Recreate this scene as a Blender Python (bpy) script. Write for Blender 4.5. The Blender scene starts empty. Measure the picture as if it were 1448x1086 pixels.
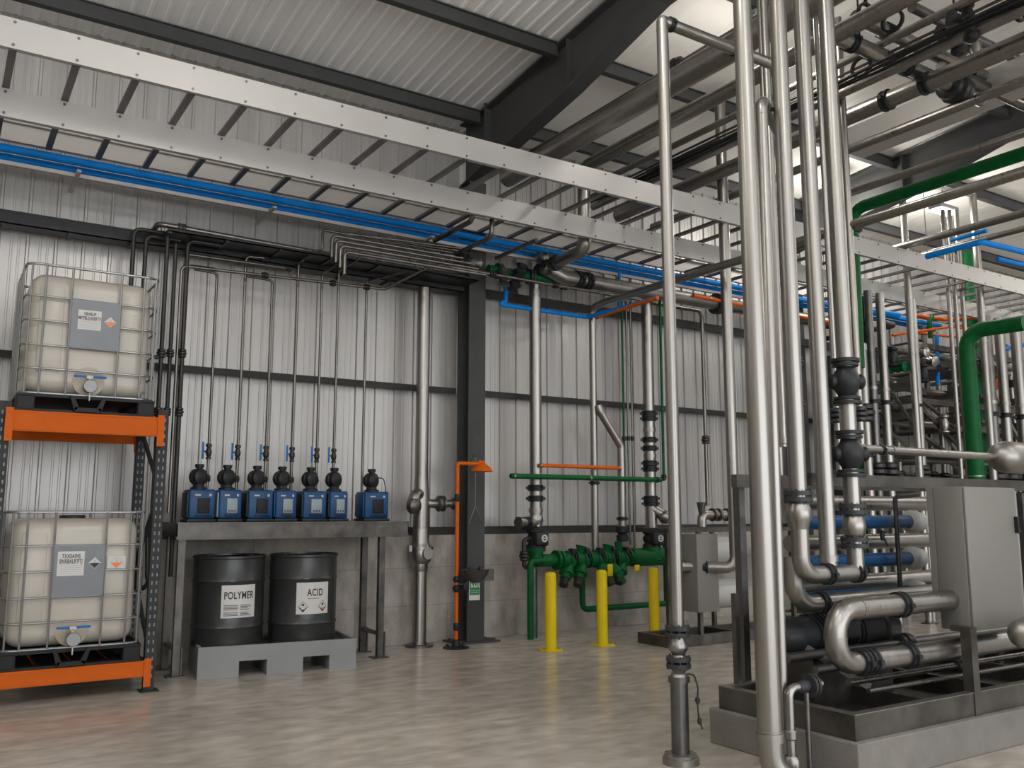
import bpy, bmesh, math, random
from mathutils import Vector, Matrix, Euler
random.seed(7)
D = bpy.data
COL = bpy.context.scene.collection
SC = bpy.context.scene
R = math.radians

# ------------------------------------------------------------------ camera
IW, IH, F, PITCH, YAW, EYE = 1448., 1086., 1270., 8.15, 32.8, 1.6
cam = D.cameras.new('camera'); camo = D.objects.new('camera', cam); COL.objects.link(camo)
cam.sensor_fit = 'HORIZONTAL'; cam.sensor_width = 36; cam.lens = F/IW*36
cam.clip_end = 200; cam.clip_start = .05
camo.location = (0, 0, EYE); camo.rotation_euler = (R(90+PITCH), 0, R(-YAW))
SC.camera = camo
_y, _p = R(YAW), R(PITCH)
_Rt = Vector((math.cos(_y), -math.sin(_y), 0))
_Fw = Vector((math.sin(_y)*math.cos(_p), math.cos(_y)*math.cos(_p), math.sin(_p)))
_Up = Vector((-math.sin(_y)*math.sin(_p), -math.cos(_y)*math.sin(_p), math.cos(_p)))
def P(px, py, X=None, Y=None, Z=None):
    """survey helper: where a sight line meets a known plane of the building"""
    d = _Fw + _Rt*((px-IW/2)/F) + _Up*((IH/2-py)/F)
    t = X/d.x if X is not None else (Y/d.y if Y is not None else (Z-EYE)/d.z)
    return Vector((0, 0, EYE)) + d*t

# ------------------------------------------------------------------ light
SC.view_settings.view_transform = 'Standard'; SC.view_settings.look = 'None'
SC.view_settings.gamma = 1; SC.view_settings.use_curve_mapping = False
SC.view_settings.exposure = -0.05
WORLD_S = 4.0
w = D.worlds.new('world'); SC.world = w; w.use_nodes = True
w.node_tree.nodes['Background'].inputs[0].default_value = (.93, .96, 1, 1)
w.node_tree.nodes['Background'].inputs[1].default_value = WORLD_S
LAMP_W = 132.
LAMPS = [(7.17, 6.12, 6.75), (11.64, 8.6, 6.6), (14.0, 8.3, 6.6)]
LAMPS += [(x, y, 6.75) for x in (-3.0, 2.4) for y in (3.2, -.4)] + [(8.6, .2, 6.9), (14, 2.5, 6.9), (19.5, 6, 6.8), (19.5, 2, 6.8), (-4.2, 7.4, 6.2),  # unseen lamps added to light the hall and back wall
          (2.4, -4.5, 7.0), (-3., -4.5, 7.0), (8, -4.5, 7.)]

# ------------------------------------------------------------------ materials
M = {}
def mat(name, col, rough=.5, metal=0., var=.0, scale=4., stretch=(1, 1, 1), rvar=0., bump=0., bscale=40., coat=0., col2=None, emit=None, spec=.5):
    m = D.materials.new(name); m.use_nodes = True; nt = m.node_tree; b = nt.nodes['Principled BSDF']
    b.inputs['Base Color'].default_value = (*col, 1); b.inputs['Roughness'].default_value = rough
    b.inputs['Metallic'].default_value = metal; b.inputs['Coat Weight'].default_value = coat
    b.inputs['Specular IOR Level'].default_value = spec
    if emit:
        b.inputs['Emission Color'].default_value = (*emit[0], 1); b.inputs['Emission Strength'].default_value = emit[1]
    if var or rvar or bump or col2:
        tc = nt.nodes.new('ShaderNodeNewGeometry'); mp = nt.nodes.new('ShaderNodeMapping'); mp.inputs['Scale'].default_value = stretch
        nt.links.new(tc.outputs['Position'], mp.inputs['Vector'])
        n = nt.nodes.new('ShaderNodeTexNoise'); n.inputs['Scale'].default_value = scale; n.inputs['Detail'].default_value = 6; n.inputs['Roughness'].default_value = .62
        nt.links.new(mp.outputs[0], n.inputs['Vector'])
        r = nt.nodes.new('ShaderNodeMapRange'); r.inputs['From Min'].default_value = .3; r.inputs['From Max'].default_value = .7
        if name == 'floor': n.inputs['Roughness'].default_value = .5; n.inputs['Distortion'].default_value = .25; r.inputs['From Min'].default_value = .28; r.inputs['From Max'].default_value = .72
        nt.links.new(n.outputs['Fac'], r.inputs['Value'])
        if var or col2:
            mx = nt.nodes.new('ShaderNodeMix'); mx.data_type = 'RGBA'
            c2 = col2 if col2 else tuple(min(1, c*(1+var)) for c in col)
            c1 = col if col2 else tuple(c*(1-var) for c in col)
            mx.inputs[6].default_value = (*c1, 1); mx.inputs[7].default_value = (*c2, 1)
            nt.links.new(r.outputs[0], mx.inputs[0]); nt.links.new(mx.outputs[2], b.inputs['Base Color'])
        if rvar:
            q = nt.nodes.new('ShaderNodeMapRange'); q.inputs['To Min'].default_value = max(.03, rough-rvar); q.inputs['To Max'].default_value = min(1, rough+rvar)
            nt.links.new(r.outputs[0], q.inputs['Value']); nt.links.new(q.outputs[0], b.inputs['Roughness'])
        if bump:
            n2 = nt.nodes.new('ShaderNodeTexNoise'); n2.inputs['Scale'].default_value = bscale; n2.inputs['Detail'].default_value = 4
            nt.links.new(mp.outputs[0], n2.inputs['Vector'])
            bp = nt.nodes.new('ShaderNodeBump'); bp.inputs['Strength'].default_value = bump; bp.inputs['Distance'].default_value = .02
            nt.links.new(n2.outputs['Fac'], bp.inputs['Height']); nt.links.new(bp.outputs[0], b.inputs['Normal'])
    M[name] = m; return m
mat('steel', (.29, .273, .25), .33, .95, .10, 5, (6, 6, .15), .07)
mat('steel_matt', (.28, .265, .245), .38, .9, .08, 3, (1, 1, 1), .04)
mat('steel_dark', (.13, .125, .118), .34, .85, .25, 6, (1, 1, 1), .06)
mat('steel_small', (.145, .134, .12), .28, .9, .15, 4, (1, 1, .3), .03)
mat('rail', (.42, .405, .385), .5, .4, .05, 2, (1, 1, 1), .05)
mat('rung', (.13, .125, .12), .45, .6, .2, 8)
mat('zinc', (.25, .25, .245), .34, .8, .1, 20)
mat('black_pipe', (.020, .019, .018), .36, .0, .3, 9, spec=.35)
mat('cast_black', (.016, .017, .018), .42, 0, .3, 12, spec=.25)
mat('cast_grey', (.035, .036, .037), .42, .1, .3, 12, spec=.25)
mat('black_plastic', (.013, .013, .014), .5, spec=.2)
mat('blue', (.003, .19, .60), .45, 0, .1, 6, spec=.12)
mat('blue_dark', (.003, .047, .135), .36, 0, .25, 9, spec=.3)
mat('green', (.002, .080, .019), .42, 0, .22, 8, spec=.15)
mat('orange', (.54, .10, .006), .5, 0, .08, 5, spec=.15)
mat('rack_orange', (.46, .088, .007), .6, 0, .06, 3, spec=.12)
mat('yellow', (.62, .46, .006), .48, 0, .05, 4, spec=.2)
mat('beam', (.058, .059, .058), .6, 0, .12, 2, spec=.15)
mat('girt', (.040, .039, .037), .6, 0, .18, 4, spec=.15)
mat('rack_post', (.034, .035, .035), .6, 0, .15, 9, spec=.15)
mat('tank', (.40, .365, .315), .30, 0, .03, 3, spec=.45)
mat('tank_well_shade', (.34, .285, .22), .35)  # tank colour darkened and browned to stand for shade in the recess
mat('plate', (.14, .15, .16), .45, .2, .08, 3)
mat('paper', (.50, .49, .47), .6); mat('ink', (.012, .012, .012), .6); mat('ink_grey', (.35, .35, .34), .6)
mat('hazard_orange', (.75, .17, .02), .5)
mat('sign_green', (.01, .16, .05), .5)
mat('drum', (.026, .027, .027), .26, .0, .12, 3, spec=.4)
mat('bund', (.23, .232, .235), .6, 0, .06, 3, spec=.15)
mat('grating', (.05, .05, .05), .5, .4)
mat('keypad_grey', (.22, .26, .28), .4)
mat('white_plastic', (.42, .41, .38), .35)
mat('cabinet', (.175, .166, .15), .5, .1, .05, 1.5, spec=.3)
mat('skid', (.11, .103, .092), .36, .8, .35, 4, (1, 1, 1), .1)
mat('bench', (.088, .08, .07), .38, .6, .6, 5, (1, 1, 1), .12)
mat('lever_blue', (.004, .12, .36), .42, spec=.2)
mat('concrete_plinth', (.165, .152, .135), .8, 0, .15, 4, bump=.15)
mat('eyewash_bowl', (.09, .085, .08), .4, .6)
mat('lens', (1, 1, 1), .4, emit=((1, .97, .92), 40.))
mat('lamp_body', (.25, .25, .25), .5, .3)

def concrete_wall():
    m = mat('wall_concrete', (.17, .155, .132), .82, 0, col2=(.47, .43, .375), scale=2.6, stretch=(1, 1, .6), bump=.25, bscale=25)
    nt = m.node_tree; b = nt.nodes['Principled BSDF']
    # form joints of the pour
    g = nt.nodes.new('ShaderNodeNewGeometry'); sp = nt.nodes.new('ShaderNodeSeparateXYZ'); cb = nt.nodes.new('ShaderNodeCombineXYZ')
    nt.links.new(g.outputs['Position'], sp.inputs[0]); nt.links.new(sp.outputs[0], cb.inputs[0]); nt.links.new(sp.outputs[2], cb.inputs[1])
    br = nt.nodes.new('ShaderNodeTexBrick'); br.inputs['Scale'].default_value = 1; br.inputs['Brick Width'].default_value = 1.25; br.inputs['Row Height'].default_value = .46
    br.inputs['Mortar Size'].default_value = .006; br.offset = .5
    br.inputs['Color1'].default_value = (1, 1, 1, 1); br.inputs['Color2'].default_value = (.92, .92, .92, 1); br.inputs['Mortar'].default_value = (.74, .74, .74, 1)
    nt.links.new(cb.outputs[0], br.inputs['Vector'])
    old = b.inputs['Base Color'].links[0].from_socket
    mx = nt.nodes.new('ShaderNodeMix'); mx.data_type = 'RGBA'; mx.blend_type = 'MULTIPLY'; mx.inputs[0].default_value = 1
    nt.links.new(old, mx.inputs[6]); nt.links.new(br.outputs['Color'], mx.inputs[7]); nt.links.new(mx.outputs[2], b.inputs['Base Color'])
concrete_wall()
def floor_mat():
    m = mat('floor', (.30, .262, .22), .24, 0, col2=(.49, .443, .385), scale=4.6, stretch=(.8, 1.5, 1), rvar=.02, coat=.0)
    nt = m.node_tree; b = nt.nodes['Principled BSDF']
    g = nt.nodes.new('ShaderNodeNewGeometry'); n = nt.nodes.new('ShaderNodeTexNoise'); n.inputs['Scale'].default_value = .5; n.inputs['Detail'].default_value = 8
    nt.links.new(g.outputs['Position'], n.inputs['Vector'])
    r = nt.nodes.new('ShaderNodeMapRange'); r.inputs['From Min'].default_value = .35; r.inputs['From Max'].default_value = .65
    r.inputs['To Min'].default_value = .8; r.inputs['To Max'].default_value = 1.08; nt.links.new(n.outputs['Fac'], r.inputs['Value'])
    old = b.inputs['Base Color'].links[0].from_socket
    mx = nt.nodes.new('ShaderNodeMix'); mx.data_type = 'RGBA'; mx.blend_type = 'MULTIPLY'; mx.inputs[0].default_value = 1
    nt.links.new(old, mx.inputs[6]); nt.links.new(r.outputs[0], mx.inputs[7]); nt.links.new(mx.outputs[2], b.inputs['Base Color'])
floor_mat()
mat('cladding', (.42, .405, .385), .36, .3, .10, 1.2, (3.5, 1, .25), .08)
mat('roof_sheet', (.86, .86, .85), .55, .0, .05, 1.2, (2.5, .4, 1))
mat('roof_liner', (.82, .80, .75), .42, .0, .05, .8)

# ------------------------------------------------------------------ mesh builder
class G:
    def __init__(s): s.b = bmesh.new(); s.mi = 0
    def _f(s, vs):
        try:
            f = s.b.faces.new(vs); f.material_index = s.mi; return f
        except ValueError: return None
    def box(s, x0, x1, y0, y1, z0, z1, mtx=None):
        c = [Vector((x, y, z)) for z in (z0, z1) for y in (y0, y1) for x in (x0, x1)]
        if mtx: c = [mtx @ v for v in c]
        v = [s.b.verts.new(p) for p in c]
        for q in ((0, 2, 3, 1), (4, 5, 7, 6), (0, 1, 5, 4), (2, 6, 7, 3), (0, 4, 6, 2), (1, 3, 7, 5)): s._f([v[i] for i in q])
        return s
    def rbox(s, x0, x1, y0, y1, z0, z1, r=.02, seg=3, mtx=None):
        t = bmesh.new(); bmesh.ops.create_cube(t, size=1)
        for v in t.verts: v.co = Vector(((x0+x1)/2+v.co.x*(x1-x0), (y0+y1)/2+v.co.y*(y1-y0), (z0+z1)/2+v.co.z*(z1-z0)))
        bmesh.ops.bevel(t, geom=t.edges[:], offset=r, segments=seg, profile=.5, affect='EDGES')
        s.merge(t, mtx); return s
    def merge(s, t, mtx=None):
        mp = {}
        for v in t.verts: mp[v] = s.b.verts.new(mtx @ v.co if mtx else v.co)
        for f in t.faces: s._f([mp[v] for v in f.verts])
        t.free()
    def beam(s, a, b, wd, h, up=(0, 0, 1)):
        a, b = Vector(a), Vector(b); d = (b-a); L = d.length; d.normalize(); u = Vector(up)
        if abs(d.dot(u)) > .98: u = Vector((0, 1, 0))
        x = d.cross(u).normalized(); z = x.cross(d)
        m = Matrix(((x.x, d.x, z.x, a.x), (x.y, d.y, z.y, a.y), (x.z, d.z, z.z, a.z), (0, 0, 0, 1)))
        return s.box(-wd/2, wd/2, 0, L, -h/2, h/2, m)
    def ibeam(s, a, b, wd, h, t=.014, up=(0, 0, 1)):
        a, b = Vector(a), Vector(b); d = (b-a); L = d.length; d.normalize(); u = Vector(up)
        if abs(d.dot(u)) > .98: u = Vector((0, 1, 0))
        x = d.cross(u).normalized(); z = x.cross(d)
        m = Matrix(((x.x, d.x, z.x, a.x), (x.y, d.y, z.y, a.y), (x.z, d.z, z.z, a.z), (0, 0, 0, 1)))
        s.box(-wd/2, wd/2, 0, L, -h/2, -h/2+t, m); s.box(-wd/2, wd/2, 0, L, h/2-t, h/2, m); s.box(-t/2, t/2, 0, L, -h/2+t, h/2-t, m); return s
    def tube(s, pts, r, bend=0., seg=14, caps=True):
        pts = [Vector(p) for p in pts]
        if bend and len(pts) > 2:
            o = [pts[0]]
            for i in range(1, len(pts)-1):
                p, a, c = pts[i], pts[i-1]-pts[i], pts[i+1]-pts[i]
                la, lc = a.length, c.length; a.normalize(); c.normalize()
                ang = a.angle(c)
                if ang > 3.1: o.append(p); continue
                t = min(bend/math.tan(ang/2), la*.49, lc*.49); rr = t*math.tan(ang/2)
                ctr = p+(a+c).normalized()*(rr/math.sin(ang/2)); s0, s1 = p+a*t-ctr, p+c*t-ctr
                n = max(3, int((math.pi-ang)/.26))
                for k in range(n+1):
                    f = k/n; tot = s0.angle(s1)
                    o.append(ctr+(s0*math.sin((1-f)*tot)+s1*math.sin(f*tot))/math.sin(tot))
            o.append(pts[-1]); pts = o
        q = [pts[0]]
        for p in pts[1:]:
            if (p-q[-1]).length > 1e-5: q.append(p)
        pts = q
        if len(pts) < 2: return s
        t0 = (pts[1]-pts[0]).normalized(); n = t0.orthogonal().normalized(); rings = []
        for i, p in enumerate(pts):
            t = (pts[min(i+1, len(pts)-1)]-pts[max(i-1, 0)]).normalized()
            n = (n-t*n.dot(t)).normalized(); b = t.cross(n)
            rad = r[i] if isinstance(r, (list, tuple)) else (r(p) if callable(r) else r)
            rings.append([s.b.verts.new(p+(n*math.cos(a)+b*math.sin(a))*rad) for a in [2*math.pi*k/seg for k in range(seg)]])
        for A, B_ in zip(rings, rings[1:]):
            for k in range(seg): s._f([A[k], A[(k+1) % seg], B_[(k+1) % seg], B_[k]])
        if caps: s._f(list(reversed(rings[0]))); s._f(rings[-1])
        return s
    def lathe(s, prof, c=(0, 0, 0), ax=(0, 0, 1), seg=20, caps=True):
        c = Vector(c); ax = Vector(ax).normalized(); n = ax.orthogonal().normalized(); b = ax.cross(n); rings = []
        for r, z in prof: rings.append([s.b.verts.new(c+ax*z+(n*math.cos(a)+b*math.sin(a))*max(r, 1e-4)) for a in [2*math.pi*k/seg for k in range(seg)]])
        for A, B_ in zip(rings, rings[1:]):
            for k in range(seg): s._f([A[k], A[(k+1) % seg], B_[(k+1) % seg], B_[k]])
        if caps: s._f(list(reversed(rings[0]))); s._f(rings[-1])
        return s
    def disc(s, c, ax, r, h, seg=20): return s.lathe([(r, -h/2), (r, h/2)], c, ax, seg)
    def ring(s, c, ax, r0, r1, h, seg=20): return s.lathe([(r0, -h/2), (r1, -h/2), (r1, h/2), (r0, h/2), (r0, -h/2)], c, ax, seg, False)
    def ball(s, c, r, sz=(1, 1, 1), seg=16):
        c = Vector(c); t = bmesh.new(); bmesh.ops.create_uvsphere(t, u_segments=seg, v_segments=seg//2+2, radius=r)
        for v in t.verts: v.co = c+Vector((v.co.x*sz[0], v.co.y*sz[1], v.co.z*sz[2]))
        s.merge(t); return s
    def poly(s, pts, ext=None, mtx=None):
        pts = [Vector(p) for p in pts]
        if mtx: pts = [mtx @ p for p in pts]; ext = mtx.to_3x3() @ Vector(ext) if ext else None
        a = [s.b.verts.new(p) for p in pts]; s._f(a)
        if ext:
            e = Vector(ext); b = [s.b.verts.new(p+e) for p in pts]; s._f(list(reversed(b)))
            for i in range(len(a)): j = (i+1) % len(a); s._f([a[i], b[i], b[j], a[j]])
        return s
    def text(s, txt, size, mtx, sx=.75, ext=.0006, align='CENTER'):
        cu = D.curves.new('t', 'FONT'); cu.body = txt; cu.size = size; cu.align_x = align; cu.align_y = 'CENTER'; cu.extrude = ext; cu.offset = size*.02; cu.space_character = 1.08
        o = D.objects.new('t', cu); COL.objects.link(o); bpy.context.view_layer.update()
        me = D.meshes.new_from_object(o); t = bmesh.new(); t.from_mesh(me); s.merge(t, mtx @ Matrix.Diagonal((sx, 1, 1, 1)))
        D.objects.remove(o); D.curves.remove(cu); D.meshes.remove(me); return s
    def mesh(s, name, mats, org=(0, 0, 0), smooth=True):
        o = Vector(org)
        for v in s.b.verts: v.co -= o
        bmesh.ops.recalc_face_normals(s.b, faces=s.b.faces[:])
        me = D.meshes.new(name); s.b.to_mesh(me); s.b.free()
        for m in (mats if isinstance(mats, (list, tuple)) else [mats]): me.materials.append(M[m])
        if smooth:
            me.shade_smooth(); me.set_sharp_from_angle(angle=R(38))
        return me
ORG = {}
def obj(name, g, mats, parent=None, org=None, label=None, smooth=True):
    o0 = ORG.get(parent.name, Vector()) if parent else Vector(org or (0, 0, 0))
    me = g.mesh(name, mats, o0, smooth); o = D.objects.new(name, me); COL.objects.link(o)
    if parent: o.parent = parent; ORG[o.name] = o0
    else: o.location = o0; ORG[o.name] = o0
    if label: o['label'] = label
    return o
def tag(o, label, cat, group=None, kind=None):
    o['label'] = label; o['category'] = cat
    if group: o['group'] = group
    if kind: o['kind'] = kind
    return o
def thing(name, label, cat, loc=(0, 0, 0), group=None, local=False):
    o = D.objects.new(name, None); COL.objects.link(o); o.location = loc; o.empty_display_size = .1
    ORG[o.name] = Vector() if local else Vector(loc)
    return tag(o, label, cat, group)
def struct(name, g, m, smooth=False, label=None):
    o = obj(name, g, m, smooth=smooth); o['kind'] = 'structure'
    if label: o['label'] = label
    return o
def copy_tree(o, parent=None):
    c = o.copy(); COL.objects.link(c)
    if parent: c.parent = parent
    for ch in list(o.children): copy_tree(ch, c)
    return c

# ------------------------------------------------------------------ pipe fittings
def fitting(kind, p, d, r, root):
    p, d = Vector(p), Vector(d).normalized(); g = G(); sd = d.cross(Vector((0, 0, 1)))
    if sd.length < .2: sd = Vector((.84, -.54, 0))
    sd.normalize()
    if kind == 'flange':
        for q in (-1, 1): g.disc(p+d*q*.021*max(1, r/.08), d, r*1.62, .028*max(1, r/.08), 24)
        n = d.orthogonal().normalized(); b = d.cross(n)
        for k in range(8):
            a = k*math.pi/4+.2; c = p+(n*math.cos(a)+b*math.sin(a))*r*1.4; g.disc(c, d, r*.12, .09*max(1, r/.08), 6)
        return obj('flange', g, 'cast_grey', root)
    if kind == 'clamp':
        g.lathe([(r*1.02, -r*.5), (r*1.24, -r*.45), (r*1.24, -r*.22), (r*1.1, -r*.15), (r*1.1, r*.15), (r*1.24, r*.22), (r*1.24, r*.45), (r*1.02, r*.5)], p, d, 20)
        for q in (-1, 1): g.beam(p+sd*q*r*1.1, p+sd*q*r*1.55, r*.5, r*.45)
        return obj('pipe_clamp', g, 'cast_black', root)
    if kind == 'weld':
        g.ring(p, d, r*.98, r*1.045, r*.1+.004); return obj('weld_ring', g, 'steel_matt', root)
    if kind == 'collar':
        g.ring(p, d, r*.98, r*1.14, r*.7); return obj('pipe_collar', g, 'steel_matt', root)
    if kind == 'union':
        g.lathe([(r*1.3, -r*2.2), (r*1.9, -r*1.8), (r*1.9, -r), (r*1.4, -r*.8), (r*2.2, -r*.4), (r*2.2, r*.4), (r*1.4, r*.8), (r*1.9, r), (r*1.9, r*1.8), (r*1.3, r*2.2)], p, d, 12)
        return obj('pipe_union', g, 'black_pipe', root)
    if kind == 'valve':
        s_ = r/.065
        for q in (-1, 1):
            g.disc(p+d*q*.17*s_, d, r*1.75, .026*s_, 24); g.disc(p+d*q*.135*s_, d, r*1.6, .022*s_, 24)
        g.lathe([(r*.95, -.13*s_), (r*1.1, -.1*s_), (r*1.55, -.055*s_), (r*1.72, 0), (r*1.55, .055*s_), (r*1.1, .1*s_), (r*.95, .13*s_)], p, d, 20)
        for q in (-1, 1): g.lathe([(r*.95, r*.9), (r*.95, r*1.9), (r*.7, r*2.2), (r*.3, r*2.3)], p, sd*q, 16)
        return obj('valve_body', g, 'cast_black', root)
    if kind == 'ball':
        g.lathe([(r*1.0, -r*1.7), (r*1.12, -r*1.2), (r*1.36, -r*.6), (r*1.45, 0), (r*1.36, r*.6), (r*1.12, r*1.2), (r*1.0, r*1.7)], p, d, 22)
        return obj('check_valve_bulb', g, 'steel', root)
    if kind == 'lever':
        g.lathe([(r*1.7, -r*5), (r*1.7, -r*3.5), (r*1.2, -r*3.2), (r*1.7, -r*2), (r*2., -r), (r*2, r*.8), (r*1.5, r*2), (r*1.3, r*3.2), (r*2., r*3.4), (r*2., r*5.2), (r*1.5, r*5.6)], p, d, 12)
        g.beam(p, p+Vector((-r*3.4, -r, r*.3)), r*1., r*1.)
        v = obj('ball_valve', g, 'black_pipe', root)
        h = G(); c = p+Vector((-r*4, -r, 0)); h.rbox(c.x-.011, c.x+.011, c.y-.006, c.y+.006, c.z-r*4.8, c.z+r*6.6, .005, 2)
        obj('lever', h, 'lever_blue', v, label='blue valve lever'); return v
    if kind == 'foot':
        g.lathe([(r*2.1, -.006), (r*2.1, .016), (r*1.15, .022), (r*1.02, .05)], p, (0, 0, 1), 24); return obj('base_plate', g, 'steel_dark', root)
    if kind == 'cap':
        g.lathe([(r*1.15, -r), (r*1.15, r*.6), (r*.8, r)], p, d, 16); return obj('end_cap', g, 'steel_matt', root)
NM = {'steel': 'steel_pipe', 'steel_matt': 'steel_pipe', 'steel_small': 'small_bore_pipe', 'steel_dark': 'steel_pipe', 'black_pipe': 'black_pipe', 'green': 'green_pipe', 'blue': 'blue_pipe', 'orange': 'orange_pipe', 'blue_dark': 'blue_pipe'}
def run(label, pts, r, m='steel', fits=(), bend=None, group=None, name=None, cat='pipe', seg=16, rf=None):
    pts = [Vector(p) for p in pts]; bend = r*2.6 if bend is None else bend
    g = G().tube(pts, rf or r, bend, seg); name = name or NM[m]
    if not fits: return tag(obj(name, g, m, org=pts[0]), label, cat, group)
    t = thing(name, label, cat, pts[0], group); obj('pipe_run', g, m, t)
    for f in fits:
        k, i, u = f[:3]; a, b = pts[i], pts[i+1]; q = a.lerp(b, u)
        if len(f) > 3: q = a+(b-a).normalized()*f[3]
        fitting(k, q, b-a, r, t)
    return t

# ------------------------------------------------------------------ the building
XL, XR, YF, YB = -7., 24., -12., 10.38
def roofz(y): return 6.92+(9.75-y)*.085
struct('floor', G().box(XL-.3, XR+.3, YF-.3, YB+.3, -.2, 0), 'floor')
struct('wall_back.001', G().box(XL, XR, 10.24, YB+.1, 0, 1.34), 'wall_concrete', label='concrete base wall below the cladding')
def clad(p0, dx, n0, L, z0, z1, flip=1):
    """ribbed sheet; p0 start, dx along, n0 inward normal"""
    g = G(); k = int(L/.265); prof = []
    for i in range(k+1):
        b = i*.265
        prof += [(b, 0), (b+.085, 0), (b+.090, .004), (b+.105, .004), (b+.11, 0), (b+.155, 0), (b+.160, .004), (b+.175, .004), (b+.18, 0), (b+.225, 0), (b+.235, .024), (b+.255, .024)]
    a = [(g.b.verts.new(p0+dx*s+n0*h+Vector((0, 0, z0))), g.b.verts.new(p0+dx*s+n0*h+Vector((0, 0, z1)))) for s, h in prof]
    for u, v in zip(a, a[1:]): g._f([u[0], v[0], v[1], u[1]])
    q = [g.b.verts.new(p) for p in (p0-n0*.04+Vector((0, 0, z0)), p0+dx*L-n0*.04+Vector((0, 0, z0)), p0+dx*L-n0*.04+Vector((0, 0, z1)), p0-n0*.04+Vector((0, 0, z1)))]
    g._f(q); return g
struct('wall_back', clad(Vector((XL, YB, 0)), Vector((1, 0, 0)), Vector((0, -1, 0)), XR-XL, 1.34, 6.95), 'cladding')
struct('wall_right', clad(Vector((XR, YF, 0)), Vector((0, 1, 0)), Vector((-1, 0, 0)), YB-YF, 0, 9), 'cladding')
struct('wall_left', clad(Vector((XL, YF, 0)), Vector((0, 1, 0)), Vector((1, 0, 0)), YB-YF, 0, 9), 'cladding')
g = G().box(XL, -6, YF-.1, YF, 0, 9).box(20, XR, YF-.1, YF, 0, 9).box(-6, 20, YF-.1, YF, 6.6, 9)  # wide opening added in this unseen wall to let even frontal light in
struct('wall_front', g, 'cladding')
def roof(x0, x1, step, m, name, ya_, yb_):
    g = G(); ys = [ya_, yb_]; k = int((x1-x0)/step)+1; pr = []
    for i in range(k):
        b = x0+i*step
        pr += [(b, 0), (b+step*.60, 0), (b+step*.70, -.010), (b+step*.90, -.010)]
    pr = [(min(x, x1), h) for x, h in pr]+[(x1, 0)]
    vs = [[g.b.verts.new((x, y, roofz(y)+h)) for y in ys] for x, h in pr]
    for u, v in zip(vs, vs[1:]): g._f([u[0], v[0], v[1], u[1]])
    q = [g.b.verts.new((x, y, roofz(y)+.12)) for x, y in ((x0, ys[0]), (x1, ys[0]), (x1, ys[1]), (x0, ys[1]))]; g._f(q)
    struct(name, g, m)
SKY = [(-.4, -1.4), (-4.0, -6.0), (-8.0, -10.5)]     # gaps added in the unseen roof to let soft world light in
ROOFS = [(YB+.1, SKY[0][0]), (SKY[0][1], SKY[1][0]), (SKY[1][1], SKY[2][0]), (SKY[2][1], YF-.1)]
for i, (ya_, yb_) in enumerate(ROOFS):
    roof(XL-.2, 5.9, .17, 'roof_sheet', 'ceiling' if i == 0 else 'ceiling.%03d' % (2*i), ya_, yb_)
    roof(5.9, XR+.2, .9, 'roof_liner', 'ceiling.%03d' % (2*i+1), ya_, yb_)
# purlins
names = {0: 'dark steel eaves purlin along the top of the back wall, left of the rafter', 1: 'dark steel purlin second from the wall, left of the rafter'}
for i, y in enumerate((9.75, 7.99, 6.2, 4.4, 2.75, .2, -2.4, -5.2)):
    ordw = ['nearest the back wall', 'second from the back wall', 'third from the back wall', 'fourth from the back wall', 'fifth from the back wall', 'sixth from the back wall', 'seventh from the back wall', 'eighth from the back wall'][i]
    for s_, (a, b) in enumerate(((XL, 5.78), (6.02, XR))):
        if i > 2 and s_ == 0: continue
        g = G(); z = roofz(y)-.03; h = .17
        g.box(a, b, y-.035, y+.035, z-.012, z).box(a, b, y-.006, y+.006, z-h, z-.012).box(a, b, y-.045, y+.045, z-h-.012, z-h)
        lab = 'dark steel roof purlin %s, %s the haunched rafter' % (ordw, 'left of' if s_ == 0 else 'right of')
        tag(obj('roof_purlin', g, 'beam', org=(a, y, z), smooth=False), lab, 'roof beam', 'roof purlins')
# rafters with haunch and columns
def frame(X, lab_c, lab_r, n):
    g = G(); top = lambda y: roofz(y)-.05 if y < 9.6 else roofz(9.6)-.05
    ys = [10.25, 9.6, 7.79, 6.29, 3, 0, -5]
    lo = [6.0, 6.12, 6.40, 6.74, 6.85, 7.1, 7.5]
    for a, b, la, lb in zip(ys, ys[1:], lo, lo[1:]):
        ta, tb = top(a), top(b)
        g.poly([(X-.008, a, la), (X-.008, b, lb), (X-.008, b, tb), (X-.008, a, ta)], (.016, 0, 0))
        g.poly([(X-.11, a, la-.02), (X-.11, b, lb-.02), (X-.11, b, lb), (X-.11, a, la)], (.22, 0, 0))
        g.poly([(X-.11, a, ta-.02), (X-.11, b, tb-.02), (X-.11, b, tb), (X-.11, a, ta)], (.22, 0, 0))
    r_ = thing('rafter_beam', lab_r, 'roof beam', (X, 10.2, 6.2), 'rafters' if n else None); obj('beam_profile', g, 'beam', r_, smooth=False)
    g = G(); g.box(X-.11, X+.11, 9.58, 9.60, 6.1, 7.0); g.box(X-.09, X+.09, 7.8, 7.81, 6.42, 7.05); obj('stiffener_plate', g, 'beam', r_, smooth=False)
    c = thing('steel_column', lab_c, 'column', (X, 10.1, 0)); g = G(); y0, y1 = 9.93, 10.22
    g.box(X-.125, X+.125, y0, y0+.018, .02, 5.98).box(X-.125, X+.125, y1-.018, y1, .02, 5.98).box(X-.007, X+.007, y0+.018, y1-.018, .02, 5.98)
    obj('column_shaft', g, 'beam', c, smooth=False)
    obj('base_plate', G().box(X-.3, X+.3, 9.82, 10.235, 0, .02), 'beam', c, smooth=False)
    g = G(); [g.disc((X+a, b, .03), (0, 0, 1), .018, .03, 6) for a in (-.24, .24) for b in (9.88, 10.16)]; obj('anchor_bolts', g, 'beam', c, smooth=False)
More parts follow.
